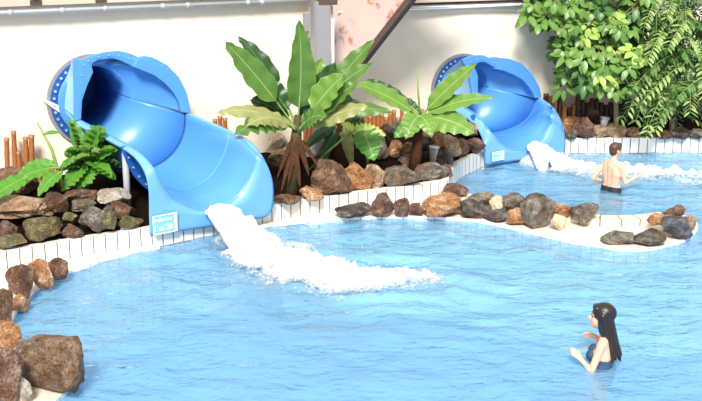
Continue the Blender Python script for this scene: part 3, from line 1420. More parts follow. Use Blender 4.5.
spec1 = dict(
    hood_l=(74, 121), hood_ly=15.2, hood_r=(189, 112), hood_ry=15.9, rim_l=(74, 121), rim_ly=15.2,
    ml=(149.5, 233), mr=(271, 213), mz=.225, depth=.80,
    left=[((80, 119), (74, 122)), ((97, 128), (89, 130)), ((114, 137), (107, 139)), ((131, 146), (125, 149)), ((143, 155), (137, 159)), ((153, 167), (145, 173))],
    front=[((160, 181), (148.5, 190)), ((165, 190), (149, 210)), ((173, 200), (149.5, 232)), ((184, 206), (175, 229)), ((198, 211), (200, 225.5)), ((213, 212), (224, 221.5)),
           ((227, 206), (248, 217)), ((239, 197), (268, 213.5)), ((247, 185), (273.5, 203)), ((254, 170), (273, 182)), ((258, 156), (268, 166))],
    right=[((257, 148), (261, 153)), ((249, 141), (250, 140.5)), ((236, 134), (236, 133)), ((220, 126), (220, 125.5)), ((205, 120), (205, 119)), ((190, 113), (189, 112))],
    sharp=(8,),
    hood_out=[(74, 121), (74, 90), (73, 58), (82, 60), (90, 56), (105, 52), (120, 51), (132, 54), (140, 58), (142, 55), (152, 57), (165, 64), (177, 76), (185, 92), (189, 112)],
    hood_in=[(81, 119), (82, 100), (87, 86), (93, 72), (91, 64), (98, 60), (112, 58), (122, 61), (132, 66), (142, 70), (152, 74), (163, 82), (172, 92), (177, 101), (179, 110)],
    split=.60, flange_c=(-3.70, 15.60, 1.60), flange_r=.62, flange_n=(.496, -.868, 0),
    sign=[(152, 215.5), (176, 211), (176, 230), (152, 234.5)], post=((125, 150), (128, 208), 14.25))
slide1, grid1 = make_slide('water_slide', 'wide blue water slide on the left, nearest the front pool', spec1, 'blue water slides')
spec2 = dict(
    hood_l=(473, 101), hood_ly=19.0, hood_r=(538, 97), hood_ry=19.85, rim_l=(437, 107), rim_ly=19.2,
    ml=(485, 164), mr=(565, 152), mz=.08, depth=.62,
    left=[((440, 99), (437, 107)), ((454, 101), (450, 109)), ((463, 105), (459, 113)), ((476, 114), (471, 121)), ((484, 123), (479, 131)), ((490, 131), (483, 141))],
    front=[((496, 137), (484, 146)), ((500, 142), (484.5, 154)), ((505, 146), (485, 163)), ((511, 149), (500, 161)), ((518, 150), (513, 159)), ((527, 149), (527, 157)),
           ((537, 144), (543, 154.5)), ((544, 138), (563, 152.5)), ((548, 131), (565.5, 147)), ((551, 123), (565, 134)), ((551, 115), (561, 119))],
    right=[((549, 108), (556, 110)), ((547, 105), (551, 104.5)), ((545, 103), (547, 101.5)), ((543, 101), (543, 99)), ((540, 99), (540, 98)), ((538, 97), (538, 97))],
    sharp=(8,),
    hood_out=[(473, 101), (471, 85), (468, 71), (462, 60), (472, 56), (483, 55), (491, 59), (493, 57), (505, 58), (518, 63), (529, 74), (536, 87), (538, 97)],
    hood_in=[(478, 99), (478, 85), (478, 76), (474, 66), (479, 62), (485, 62), (492, 66), (500, 70), (510, 74), (519, 79), (525, 86), (529, 92), (531, 97)],
    split=.56, flange_c=(1.98, 19.54, 1.17), flange_r=.58, flange_n=(.39, -.92, 0),
    sign=[(490.5, 152), (502, 149.8), (502, 159), (490.5, 161)])
slide2, grid2 = make_slide('water_slide', 'smaller blue water slide farther back, beside the bamboo fence', spec2, 'blue water slides')

# torn tarpaulin flap beside slide one
bm = bmesh.new()
q = [PL(x, y, WL0 + nL * .06, WL1 + nL * .06) for x, y in ((40, 97), (56, 104), (73, 116), (72, 120), (54, 109), (46, 103))]
f0 = [bm.verts.new(p) for p in q]
f1 = [bm.verts.new(p + nL * .03) for p in q]
bm.faces.new(f0)
bm.faces.new(f1[::-1])
for k in range(len(q)):
    j = (k + 1) % len(q)
    bm.faces.new((f0[k], f0[j], f1[j], f1[k]))
o = link_bm('torn_flap', bm, M_TARP, None, False)
origin_to(o, q[0])
tag(o, 'torn strip of cream tarpaulin sticking out left of the nearest slide ring', 'tarp')

# foam
jA = (grid1[-1][18] + grid1[-3][18]) / 2 + V((.05, 0, .0))
foam('white_water', JET1, lambda t: .20 + .34 * math.sin(math.pi * min(1, t * .95 + .02)) + .10 * t, lambda t: .22 - .10 * t,
     'churning white foam pouring from the nearest slide into the front pool', 11, 1.2,
     jet_sheet(jA, P(262, 258), -.02, .22, .36, 3))
jB = (grid2[-1][18] + grid2[-3][18]) / 2 + V((.05, 0, .0))
foam('white_water', JET2, lambda t: .26 + .30 * t, lambda t: .22 - .13 * t,
     'long white foam trail from the farther slide across the back pool', 23, 1.2,
     jet_sheet(jB, P(556, 168), -.02, .18, .36, 4))

# ------------------------------------------------------------------ rocks
def make_rock(spec, idx):
    px0, px1, py0, py1, zb, mat, flat, label, group = spec
    cx = (px0 + px1) / 2
    if zb == 's':
        z = .28
        for _ in range(6):
            b = P(cx, py1, z)
            z = soil(b.x, b.y) if dist_front(b.x, b.y) > 0 else .28
    else:
        z = zb
    b = P(cx, py1, z)
    k = mpp(b + V((0, 0, .1)))
    w = (px1 - px0) * k * 1.12
    dep = w * (.85 if not flat else 1.0)
    # visible vertical extent = h*cos + depth*sin of view angle
    view = math.atan2(CAM_H - z, b.y)
    hpx = (py1 - py0) * k
    hh = max((hpx - .35 * dep * math.sin(view)) / math.cos(view), hpx * .45)
    rr = random.Random(idx * 13 + 5)
    bm = bmesh.new()
    bmesh.ops.create_icosphere(bm, subdivisions=4, radius=1)
    sd = V((rr.uniform(0, 99), rr.uniform(0, 99), rr.uniform(0, 99)))
    planes = []
    for _ in range(13):
        n = V((rr.gauss(0, 1), rr.gauss(0, 1), rr.gauss(0, .8))).normalized()
        planes.append((n, rr.uniform(.52, .88)))
    for v in bm.verts:
        p = v.co.copy()
        # superquadric-ish fullness
        p = V([math.copysign(abs(c) ** .85, c) for c in p])
        for n, d in planes:
            e = p.dot(n) - d
            if e > 0:
                p -= n * e * .96
        s = 1 + .12 * noise.noise(p * 1.5 + sd) + .10 * noise.fractal(p * 2.8 + sd, .7, 2.1, 5) - .10 * max(0, .35 - abs(noise.noise(p * 1.9 - sd)) * 4)
        v.co = p * s
    xs = [v.co.x for v in bm.verts]
    ys = [v.co.y for v in bm.verts]
    zs = [v.co.z for v in bm.verts]
    ex = (max(xs) - min(xs), max(ys) - min(ys), max(zs) - min(zs))
    hh2 = hh * 1.08
    for v in bm.verts:
        v.co.x = (v.co.x - (max(xs) + min(xs)) / 2) / ex[0] * w
        v.co.y = (v.co.y - (max(ys) + min(ys)) / 2) / ex[1] * dep
        v.co.z = (v.co.z - min(zs)) / ex[2] * hh2 - hh * .08
        if v.co.z < 0.0:
            v.co.z *= .3
    o = link_bm('rock', bm, RM[mat])
    o.data.set_sharp_from_angle(angle=math.radians(20))
    o.location = (b.x, b.y + dep * .38, z)
    tag(o, label, 'rock', group)
    return o


G1, G2, G3, G4, G5, G6 = ('rock pile left of the nearest slide', 'rocks on the left pool ledge', 'rocks along the middle planter',
                          'rocks on the ledge between the pools', 'rocks in the right planter', 'rocks at the back of the middle planter')
L1_ = .045
ROCKS = [
    # left pile, back rows first
    (-15, 30, 168, 196, .55, 'brown', 0, 'big rounded brown boulder at the far left below the bamboo, half behind a leaf', G1),
    (41, 57, 173, 190, .52, 'red', 0, 'purplish rock just below the short bamboo stubs on the left', G1),
    (-16, 46, 196, 220, .46, 'tan', 0, 'largest tan orange boulder lying on top of the left pile', G1),
    (43, 66, 191, 214, .48, 'brown', 0, 'squarish brown block right of the largest tan boulder', G1),
    (65, 86, 189, 203, .52, 'red', 1, 'purple grey flat stone on top of the left pile', G1),
    (84, 98, 190, 202, .52, 'brown', 0, 'small brown stone between the purple flat stone and the pale flat stone', G1),
    (98, 127, 187, 205, .50, 'pale', 1, 'pale whitish flat rock near the slide support post', G1),
    (68, 93, 199, 213, .42, 'olive', 1, 'greyish brown flat stone under the purple flat stone', G1),
    (109, 131, 202, 219, .36, 'brown', 0, 'reddish brown rock under the pale flat rock beside the support post', G1),
    (100, 115, 204, 230, .34, 'moss', 0, 'yellow lichen covered rock behind the large grey boulder of the left pile', G1),
    (62, 77, 212, 225, .36, 'moss', 0, 'small mottled yellow brown stone left of the large grey boulder', G1),
    (44, 61, 215, 230, .34, 'red', 0, 'purple brown stone below the squarish brown block', G1),
    (-6, 14, 221, 238, .34, 'red', 0, 'dark red stone at the left edge under the largest tan boulder', G1),
    (79, 112, 206, 235, .28, 'grey', 0, 'large round grey boulder at the front of the left pile', G1),
    (22, 54, 217, 244, .28, 'moss', 0, 'dark mossy grey boulder behind the tiled edge on the left', G1),
    (60, 81, 224, 239, .28, 'red', 0, 'pinkish brown stone on the tiled edge left of the large grey boulder', G1),
    (-12, 23, 236, 250, .28, 'moss', 1, 'low moss green stone on the tiled edge at the far left', G1),
    (118, 138, 215, 229, .30, 'moss', 0, 'yellow green stone at the right end of the left pile', G1),
    (126, 142, 219, 229, .28, 'brown', 0, 'small dark brown stone in the shade under the nearest slide', G1),
    # left ledge
    (48, 67, 259, 281, L1_, 'brown', 0, 'rightmost brown rock of the three on the ledge below the white tiles', G2),
    (28, 51, 260, 291, L1_, 'orange', 0, 'orange brown rock in the middle of the three below the white tiles', G2),
    (6, 32, 264, 299, L1_, 'brown', 0, 'darkest rock of the three on the ledge below the white tiles', G2),
    (8, 27, 293, 314, 0.0, 'orange', 0, 'wet rust coloured rock at the waterline below the darkest ledge rock', G2),
    (-16, 10, 290, 326, L1_, 'brown', 0, 'brown rock cut by the left edge above the smooth orange stone', G2),
    (-12, 18, 321, 350, L1_, 'orange', 0, 'smooth orange stone at the left edge above the huge boulder', G2),
    (6, 78, 338, 397, L1_, 'greybrown', 0, 'huge grey brown boulder at the bottom left corner', G2),
    (-20, 19, 349, 412, L1_, 'red', 0, 'dark red brown rock at the bottom left edge beside the huge boulder', G2),
    (13, 30, 378, 406, L1_, 'pale', 0, 'pale crumbly rock at the bottom between the huge boulder and the left edge', G2),
    # middle planter front row
    (274, 300, 194, 206, 's', 'brown', 1, 'low brown stone right of the nearest slide mouth, under the banana plant', G3),
    (300, 323, 187, 201, 's', 'orange', 0, 'small tan stone right of the banana stem', G3),
    (313, 352, 160, 196, 's', 'brown', 0, 'tall craggy dark brown boulder in the middle planter', G3),
    (343, 372, 162, 192, 's', 'orange', 0, 'leaning orange brown boulder beside the tall craggy one', G3),
    (364, 387, 163, 190, 's', 'tan', 0, 'smooth tan upright boulder in the middle planter row', G3),
    (386, 421, 165, 187, 's', 'grey', 0, 'broad grey brown boulder right of the smooth tan one', G3),
    (416, 449, 163, 182, 's', 'grey', 0, 'speckled grey boulder near the corner of the middle planter', G3),
    (442, 453, 164, 179, 's', 'red', 0, 'small dark red stone at the corner of the middle planter', G3),
    # middle planter back
    (266, 286, 132, 152, .62, 'cream', 0, 'cream coloured rock behind the rim of the nearest slide', G6),
    (268, 290, 150, 168, .5, 'tan', 0, 'tan rock below the cream rock behind the nearest slide', G6),
    (285, 306, 140, 160, .6, 'brown', 0, 'brown rock behind the banana stem', G6),
    (300, 318, 138, 160, 's', 'pale', 0, 'pale rock at the foot of the steel post', G6),
    (381, 397, 124, 141, .62, 'red', 0, 'round reddish rock behind the yellow edged leaf', G6),
    (385, 403, 117, 130, .58, 'grey', 0, 'grey rock on top of the round reddish rock by the wall', G6),
    (372, 389, 132, 161, .42, 'grey', 0, 'upright grey rock behind the round green leaf', G6),
    (388, 403, 140, 158, .42, 'orange', 0, 'orange rock between the upright grey rock and the small stem', G6),
    (402, 415, 142, 161, .40, 'tan', 0, 'tan rock left of the dark plant stem', G6),
    (399, 416, 154, 168, .32, 'red', 0, 'reddish rock low in front of the tan rock by the dark stem', G6),
    (417, 434, 134, 152, .5, 'dark', 0, 'dark rock in the shade right of the dark plant stem', G6),
    (431, 444, 127, 149, .55, 'orange', 0, 'orange rock above the grey garden spotlight', G6),
    (437, 461, 135, 157, .40, 'tan', 0, 'large mottled tan rock left of the farther slide', G6),
    (436, 453, 151, 166, .30, 'slate', 0, 'dark blue grey rock right of the garden spotlight', G6),
    (456, 469, 138, 156, .34, 'brown', 0, 'brown rock between the mottled tan rock and the farther slide', G6),
    (467, 485, 138, 154, .30, 'red', 0, 'pinkish brown rock touching the left side of the farther slide', G6),
    (456, 477, 121, 138, .52, 'tan', 0, 'brownish rock under the long drooping leaf by the farther slide', G6),
    # peninsula, back to front
    (442, 469, 184, 198, .15, 'red', 0, 'reddish brown rock nearest the planter corner', G4),
    (469, 494, 192, 208, .15, 'olive', 0, 'mottled olive brown rock behind the dark pointed grey one', G4),
    (490, 507, 197, 211, .12, 'cream', 0, 'pale yellow rock between the olive and the pointed grey rocks', G4),
    (526, 547, 194, 212, .20, 'dark', 0, 'dark grey rock behind the biggest grey boulder on the ledge', G4),
    (504, 527, 193, 214, .12, 'grey', 0, 'pointed grey rock on top of the rust brown rock', G4),
    (553, 573, 204, 220, .10, 'orange', 0, 'orange rock left of the jagged grey rock', G4),
    (573, 599, 201, 222, .13, 'grey', 0, 'jagged silver grey rock standing alone on the tiled curb', G4),
    (336, 372, 206, 220, L1_, 'dark', 1, 'long flat dark slate stone at the left end of the row', G4),
    (371, 394, 193, 218, L1_, 'red', 0, 'tall reddish grey rock right of the flat dark slate stone', G4),
    (394, 410, 198, 217, L1_, 'red', 0, 'smaller grey red rock right of the tall reddish one', G4),
    (409, 422, 203, 217, L1_, 'red', 0, 'small dark purple stone left of the large pale orange boulder', G4),
    (422, 467, 196, 219, L1_, 'orange', 0, 'large pale orange boulder on the ledge between the pools', G4),
    (461, 489, 200, 220, L1_, 'dark', 0, 'dark grey brown rock right of the large pale orange boulder', G4),
    (486, 510, 210, 223, L1_, 'slate', 1, 'low dark slate stone between the grey brown and rust rocks', G4),
    (507, 527, 208, 226, L1_, 'orange', 0, 'rust brown rock at the water edge under the pointed grey rock', G4),
    (524, 556, 197, 230, L1_, 'grey', 0, 'biggest grey boulder of the ledge row', G4),
    (552, 567, 214, 232, L1_, 'cream', 0, 'egg shaped cream stone at the water edge', G4),
    (666, 687, 206, 221, .15, 'brown', 0, 'brown rock topmost at the right end of the ledge', G4),
    (649, 665, 213, 226, .15, 'orange', 0, 'small orange rock at the left of the right end heap', G4),
    (682, 698, 215, 231, L1_, 'tan', 0, 'orange tan rock at the very right tip of the ledge', G4),
    (659, 674, 215, 229, .10, 'tan', 0, 'mottled tan rock between the small orange rock and the blue grey boulder', G4),
    (605, 636, 229, 246, L1_, 'olive', 1, 'flat greenish slab on the ledge', G4),
    (635, 667, 231, 247, L1_, 'dark', 1, 'flat dark brown rock right of the greenish slab', G4),
    (665, 693, 216, 240, L1_, 'slate', 0, 'round blue grey boulder at the right end of the ledge', G4),
    # right planter
    (585, 601, 104, 125, .42, 'red', 0, 'dark reddish boulder behind the row, in front of the bamboo', G5),
    (563, 581, 117, 132, .36, 'orange', 0, 'tan orange rock right behind the rim of the farther slide', G5),
    (564, 578, 128, 140, .27, 'grey', 0, 'pale grey stone on the tiled edge right of the farther slide', G5),
    (577, 594, 117, 140, .27, 'red', 0, 'upright red brown stone on the tiled edge', G5),
    (592, 609, 125, 139, .27, 'tan', 0, 'tan rock right of the upright red brown stone', G5),
    (606, 629, 123, 138, .27, 'tan', 0, 'mottled tan rock below the tree trunk, above the man', G5),
    (628, 643, 127, 138, .27, 'orange', 0, 'orange tan rock left of the hanging palm leaves', G5),
    (642, 660, 129, 139, .27, 'dark', 0, 'dark stone under the hanging palm leaves', G5),
    (658, 672, 130, 140, .27, 'brown', 0, 'small brown stone right of the hanging palm leaves', G5),
    (671, 691, 127, 140, .27, 'dark', 0, 'dark grey rock at the right of the planter row', G5),
    (690, 708, 129, 140, .27, 'grey', 0, 'pale grey rock cut by the right edge of the picture', G5),
]
for i, r_ in enumerate(ROCKS):
    make_rock(r_, i)


# ------------------------------------------------------------------ bamboo
def bamboo(px, ptop, Y, wpx, mat, label, group, zb=None, lean=0.0):
    t = Q(px, ptop, Y)
    k = mpp(t)
    r = wpx * k / 2
    zb_ = soil(t.x, t.y) - .03 if zb is None else zb
    H = t.z - zb_
    bm = bmesh.new()
    n = max(3, int(H / .05))
    pts, rads = [], []
    nodes = max(2, int(H / .2))
    for i in range(n + 1):
        f = i / n
        g = (f * nodes) % 1.0
        rads.append(r * (1.0 + (.16 if (g < .12 or g > .93) else 0)))
        pts.append(V((lean * f * H, 0, f * H)))
    add_tube(bm, pts, rads, 10)
    o = link_bm('bamboo_pole', bm, mat)
    o.location = (t.x - lean * H, t.y, zb_)
    return tag(o, label, 'bamboo pole', group)


gl = 'bamboo poles on the left'


def wallY(px, off, a=WL0, b=WL1):
    nrm = V(((b - a).y, -(b - a).x, 0)).normalized()
    return PL(px, 150, a + nrm * off, b + nrm * off).y


for x, t, w, lean, lab in ((6.5, 138, 5, .05, 'leftmost tall orange bamboo pole below the cream wall'), (13.5, 131, 5, .03, 'tallest orange bamboo pole on the left'),
                           (18, 151, 5, .0, 'short orange bamboo stub between the tall poles on the left'), (25.5, 137, 5, .04, 'orange bamboo pole just right of the short stub'),
                           (31.5, 135, 5.5, .07, 'rightmost of the tall orange bamboo poles on the left')):
    bamboo(x, t, wallY(x, .22) - .02 * R.random(), w, M_BAM, lab, gl, None, lean)
for x, t in ((34, 172), (38.5, 168), (43, 160), (47, 168), (52, 167), (57, 171)):
    bamboo(x, t, wallY(x, .25), 4.5, M_BAM, 'low bamboo stub in the row behind the leaves on the left', gl)
gm = 'bamboo poles along the middle wall'
for x, t in ((215, 119), (220, 116), (225, 118)):
    bamboo(x, t, wallY(x, .25), 4.5, M_BAM, 'short orange bamboo stub just above the rim of the nearest slide', gm)
for x, t in ((305, 118), (309, 116), (313, 119)):
    bamboo(x, t, wallY(x, .25), 4, M_BAM, 'orange bamboo stub left of the steel post, behind the banana leaves', gm)
for i, x in enumerate(range(338, 432, 4)):
    bamboo(x, 108 + R.uniform(-3, 10), wallY(x, .3, WR0, WR1), 4, M_BAM, 'orange bamboo stub in the low row between post and farther slide', gm)
gr = 'dark bamboo poles of the right fence'
xx = 537.0
i = 0
while xx < 712:
    tp = 99 + R.uniform(-9, 9)
    bamboo(xx, tp, wallY(xx, (.12 if xx < 552 else .5) + R.uniform(-.04, .04), WR0, WR1), 5, M_BAM if i in (1, 3, 4, 6, 8) else M_BAMD,
           'reddish bamboo pole near the rim of the farther slide' if i in (1, 3, 4, 6, 8) else 'shade-darkened bamboo pole of the fence behind the right planter', gr, None, R.uniform(-.03, .03))
    xx += 4.6
    i += 1


# ------------------------------------------------------------------ leaves and plants
def blade(bm, pts, width, fold=.25, roll=0.0, wob=.04, shape=.75, seed=0, notch=0, tipsharp=1.0, mi=0, face=0.0):
    """a leaf blade along pts (base -> tip)"""
    uvl = bm.loops.layers.uv.verify()
    n = len(pts) - 1
    rows = []
    for i, p in enumerate(pts):
        t = i / n
        tg = (pts[min(i + 1, n)] - pts[max(i - 1, 0)]).normalized()
        side = tg.cross(V((0, -face, 1 - .55 * face)))
        if side.length < .15:
            side = tg.cross(V((.3, 1, .2)))
        side.normalize()
        if roll:
            side = Matrix.Rotation(roll, 3, tg) @ side
        up = side.cross(tg).normalized()
        w = width * max(.02, math.sin(math.pi * min(1, t ** shape)) ** .65) * (1 if t < .999 else .05)
        row = []
        for k, s in enumerate((-1, -.5, 0, .5, 1)):
            e = 1.0
            if notch and abs(s) == 1 and i % notch == 0 and 0 < i < n:
                e = .62
            wv = wob * width * math.sin(i * 1.9 + seed + (2 if s > 0 else 0)) * abs(s)
            row.append(bm.verts.new(p + side * (s * w * .5 * e) + up * (abs(s) * w * .5 * fold + wv)))
        rows.append(row)
    for i in range(n):
        for k in range(4):
            f = bm.faces.new((rows[i][k], rows[i][k + 1], rows[i + 1][k + 1], rows[i + 1][k]))
            f.material_index = mi
            f.smooth = True
            for l, (a, b) in zip(f.loops, ((k, i), (k + 1, i), (k + 1, i + 1), (k, i + 1))):
                l[uvl].uv = (a / 4, b / n)


def px_leaf(root, b, by, t, ty, wpx, mat, arch=.15, fold=.25, roll=0., notch=0, petiole=.12, seed=0, shape=.75, name='leaf', sidearch=0.):
    """b,t pixels; by,ty depths"""
    B, T = Q(*b, by), Q(*t, ty)
    C = (B + T) / 2 + V((sidearch, 0, arch))
    C = C * 1.0
    w = wpx * mpp(C)
    pts = bez(B, C, T, 18)
    bm = bmesh.new()
    k = int(18 * petiole)
    blade(bm, pts[k:], w * 1.12, fold, roll * .3, .09, shape, seed, notch, 1.0, 0, .85)
    o = link_bm(name, bm, mat, root, True, False)
    if name == 'dead_sheath':
        return o
    bm = bmesh.new()
    add_tube(bm, pts[:k + 3], [.022 - .003 * i for i in range(min(k + 3, 6))] + [.006] * max(0, k - 3), 6)
    link_bm('stalk', bm, M_STEM, o)
    return o


# --- banana plant in the centre
bp = P(290, 193, .32)
ban = thing('banana_plant', 'large banana plant with broad upright leaves right of the nearest slide', 'plant', (bp.x, bp.y + .1, soil(bp.x, bp.y + .1)))
yb = bp.y + .1
bm = bmesh.new()
q0, q1, q2, q3 = V((bp.x, yb, .22)), Q(291, 165, yb), Q(296, 140, yb), Q(298, 115, yb)
add_tube(bm, [q0, q1, q2, q3], [.13, .105, .085, .05], 12)
link_bm('pseudostem', bm, M_PSEUDO, ban)
px_leaf(ban, (297, 130), yb, (225, 42), yb - .25, 25, M_BAN, .18, .12, .65, 0, .32, 1, .62, sidearch=-.05)
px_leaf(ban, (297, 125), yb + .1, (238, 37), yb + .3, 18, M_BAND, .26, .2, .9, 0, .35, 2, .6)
px_leaf(ban, (297, 125), yb, (299, 20), yb - .1, 26, M_BAN, .0, .3, 1.0, 0, .20, 3, .55, sidearch=.08)
px_leaf(ban, (300, 125), yb + .1, (322, 58), yb + .3, 22, M_STREL, .0, .3, 1.2, 0, .3, 4, .7)
px_leaf(ban, (300, 130), yb, (374, 40), yb + .1, 20, M_BAN, .10, .2, -.6, 0, .35, 5, .6)
px_leaf(ban, (301, 130), yb - .05, (372, 64), yb - .1, 22, M_BAN, .24, .2, -.7, 0, .25, 6, .6)
px_leaf(ban, (301, 128), yb - .1, (345, 75), yb - .35, 26, M_STREL, .14, .2, -.6, 0, .3, 7, .7)
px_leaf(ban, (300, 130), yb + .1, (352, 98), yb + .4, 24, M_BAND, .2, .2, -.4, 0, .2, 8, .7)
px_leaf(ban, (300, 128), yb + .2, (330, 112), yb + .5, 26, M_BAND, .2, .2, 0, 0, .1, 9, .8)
px_leaf(ban, (297, 128), yb - .05, (217, 113), yb - .4, 15, M_BANO, .24, -.3, .5, 0, .2, 10, .8)
px_leaf(ban, (296, 130), yb - .05, (233, 136), yb - .6, 22, M_BAN, .32, -.3, .5, 3, .15, 11, .8)
px_leaf(ban, (296, 130), yb + .1, (250, 100), yb + .2, 20, M_BAND, .2, -.1, .5, 0, .2, 12, .8)
px_leaf(ban, (299, 132), yb - .1, (368, 106), yb - .3, 18, M_BANO, .12, -.2, -.5, 0, .2, 13, .8)
px_leaf(ban, (298, 132), yb, (392, 112), yb + .1, 17, M_BAN, .32, -.2, -.5, 0, .25, 14, .8)
px_leaf(ban, (300, 128), yb + .05, (336, 62), yb - .05, 22, M_BAND, .05, .25, -.4, 0, .2, 15, .65)
px_leaf(ban, (301, 130), yb - .12, (358, 84), yb - .25, 20, M_BAN, .16, .2, -.4, 0, .2, 16, .7)
px_leaf(ban, (297, 127), yb + .05, (262, 78), yb + .15, 20, M_BAND, .12, .2, .5, 0, .3, 17, .7)
px_leaf(ban, (296, 130), yb - .1, (246, 126), yb - .55, 18, M_BANO, .3, -.3, .5, 3, .15, 18, .8)
px_leaf(ban, (299, 130), yb - .15, (326, 118), yb - .5, 18, M_BAN, .2, -.1, -.5, 0, .15, 19, .8)
for k, (b_, t_, w_) in enumerate((((293, 138), (277, 178), 8), ((297, 136), (309, 176), 10), ((296, 140), (288, 184), 9), ((299, 138), (318, 166), 8), ((294, 145), (300, 188), 10), ((292, 150), (281, 192), 7))):
    o = px_leaf(ban, b_, yb - .08, t_, yb - .16 - .03 * k, w_ * .5, M_DEAD, .03, -.4, .2, 0, .02, 30 + k, .8, 'dead_sheath')
# --- dead stump and shady leaves behind
dp = P(337, 172, .4)
stump = thing('banana_stump', 'brown dried banana stem standing behind the craggy boulder', 'plant', (dp.x, dp.y + .4, .3))
bm = bmesh.new()
yy = dp.y + .4
add_tube(bm, [Q(337, 185, yy), Q(337, 150, yy), Q(341, 118, yy)], [.16, .14, .08], 12)
link_bm('stem', bm, M_DEAD, stump)
for k, (b_, t_) in enumerate((((338, 125), (318, 172)), ((336, 125), (303, 150)), ((342, 122), (352, 168)), ((330, 140), (312, 185)))):
    px_leaf(stump, b_, yy - .05, t_, yy - .3, 11, M_BANO if k == 2 else M_BAND, .12, -.4, .3, 0, .05, k, .8, 'dry_leaf')
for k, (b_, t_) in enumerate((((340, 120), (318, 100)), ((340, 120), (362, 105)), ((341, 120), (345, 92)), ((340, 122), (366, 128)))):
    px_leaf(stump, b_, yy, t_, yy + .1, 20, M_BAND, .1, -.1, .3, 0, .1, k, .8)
# --- small yellow edged plant
yp = P(368, 168, .5)
yel = thing('leafy_plant', 'young plant with a yellow edged leaf and one round green leaf', 'plant', (yp.x, yp.y + .2, .4))
yy = yp.y + .15
bm = bmesh.new()
add_tube(bm, [Q(309, 170, yy), Q(330, 150, yy), Q(352, 131, yy)], .018, 6)
link_bm('stem', bm, M_STEM, yel)
bm = bmesh.new()
add_tube(bm, [Q(368, 175, yy), Q(367, 150, yy), Q(362, 130, yy)], .02, 6)
link_bm('stem', bm, M_STEM, yel)
px_leaf(yel, (352, 131), yy, (386, 136), yy - .1, 13, M_YEL, .12, .1, .4, 2, .05, 3, .7)
px_leaf(yel, (355, 131), yy, (341, 124), yy - .15, 9, M_YEL, .05, .1, .2, 2, .05, 3, .7)
px_leaf(yel, (363, 130), yy - .05, (374, 161), yy - .3, 25, M_PHIL, .05, .1, -.2, 0, .05, 4, .6)
# --- strelitzia
sp_ = P(416, 174, .33)
ys = sp_.y + .25
stre = thing('strelitzia_plant', 'broad leaved plant with paddle leaves in front of the farther slide', 'plant', (sp_.x, ys, .3))
bm = bmesh.new()
add_tube(bm, [Q(414, 174, ys), Q(417, 145, ys), Q(420, 118, ys)], [.10, .085, .05], 10)
link_bm('stem', bm, M_DEAD, stre)
bm = bmesh.new()
add_tube(bm, [Q(420, 118, ys), Q(418, 90, ys), Q(418, 67, ys)], [.02, .014, .008], 6)
link_bm('spike', bm, M_STEM, stre)
px_leaf(stre, (419, 116), ys, (353, 83), ys - .2, 17, M_STREL, .12, .15, .7, 0, .15, 1, .8)
px_leaf(stre, (419, 114), ys, (366, 79), ys + .2, 12, M_BAND, .10, .15, .6, 0, .2, 2, .8)
px_leaf(stre, (421, 116), ys, (476, 64), ys - .2, 18, M_STREL, .06, .2, -.8, 0, .12, 3, .8)
px_leaf(stre, (421, 117), ys - .05, (493, 98), ys - .3, 15, M_STREL, .16, .1, -.6, 0, .12, 4, .8)
px_leaf(stre, (421, 117), ys - .05, (475, 134), ys - .5, 26, M_STREL, .16, -.15, -.5, 0, .08, 5, .7)
px_leaf(stre, (419, 117), ys - .1, (406, 139), ys - .45, 22, M_STREL, .16, -.15, .0, 0, .05, 6, .6)
px_leaf(stre, (420, 117), ys - .1, (432, 137), ys - .45, 18, M_STREL, .16, -.15, .0, 0, .05, 7, .6)
px_leaf(stre, (419, 115), ys + .05, (396, 98), ys + .25, 13, M_BAND, .06, .1, .3, 0, .1, 8, .8)
px_leaf(stre, (418, 120), ys, (394, 138), ys - .1, 13, M_PHIL, .06, -.1, .3, 0, .1, 9, .8)

# --- philodendron on the left
php = P(88, 205, .45)
yh = php.y + .35
phil = thing('philodendron', 'bushy plant with glossy split green leaves left of the nearest slide', 'plant', (php.x, yh, .45))


def lobed(root, b, by, t, ty, wpx, mat, arch=.1, lobes=5, seed=0, roll=0.):
    B, T = Q(*b, by), Q(*t, ty)
    C = (B + T) / 2 + V((0, 0, arch))
    w = wpx * mpp(C)
    pts = bez(B, C, T, lobes * 3)
    bm = bmesh.new()
    blade(bm, pts[1:], w * .75, .1, roll * .3, .05, .6, seed, 0, 1.0, 0, .7)
    n = len(pts)
    for i in range(2, n - 3, 2):
        t_ = i / n
        tg = (pts[i + 1] - pts[i]).normalized()
        sd = tg.cross(V((0, 0, 1))).normalized()
        if roll:
            sd = Matrix.Rotation(roll, 3, tg) @ sd
        ll = w * .62 * math.sin(math.pi * (t_ * .75 + .2))
        for s in (-1, 1):
            e = pts[i] + sd * s * ll + tg * ll * .35 - V((0, 0, ll * .22))
            blade(bm, bez(pts[i] + V((0, 0, .002)), (pts[i] + e) / 2 + V((0, 0, .02)), e, 5), w * .36, .1, 0, .02, .6, seed, 0, 1.0, 0, .7)
    o = link_bm('leaf', bm, mat, root, True, False)
    return o


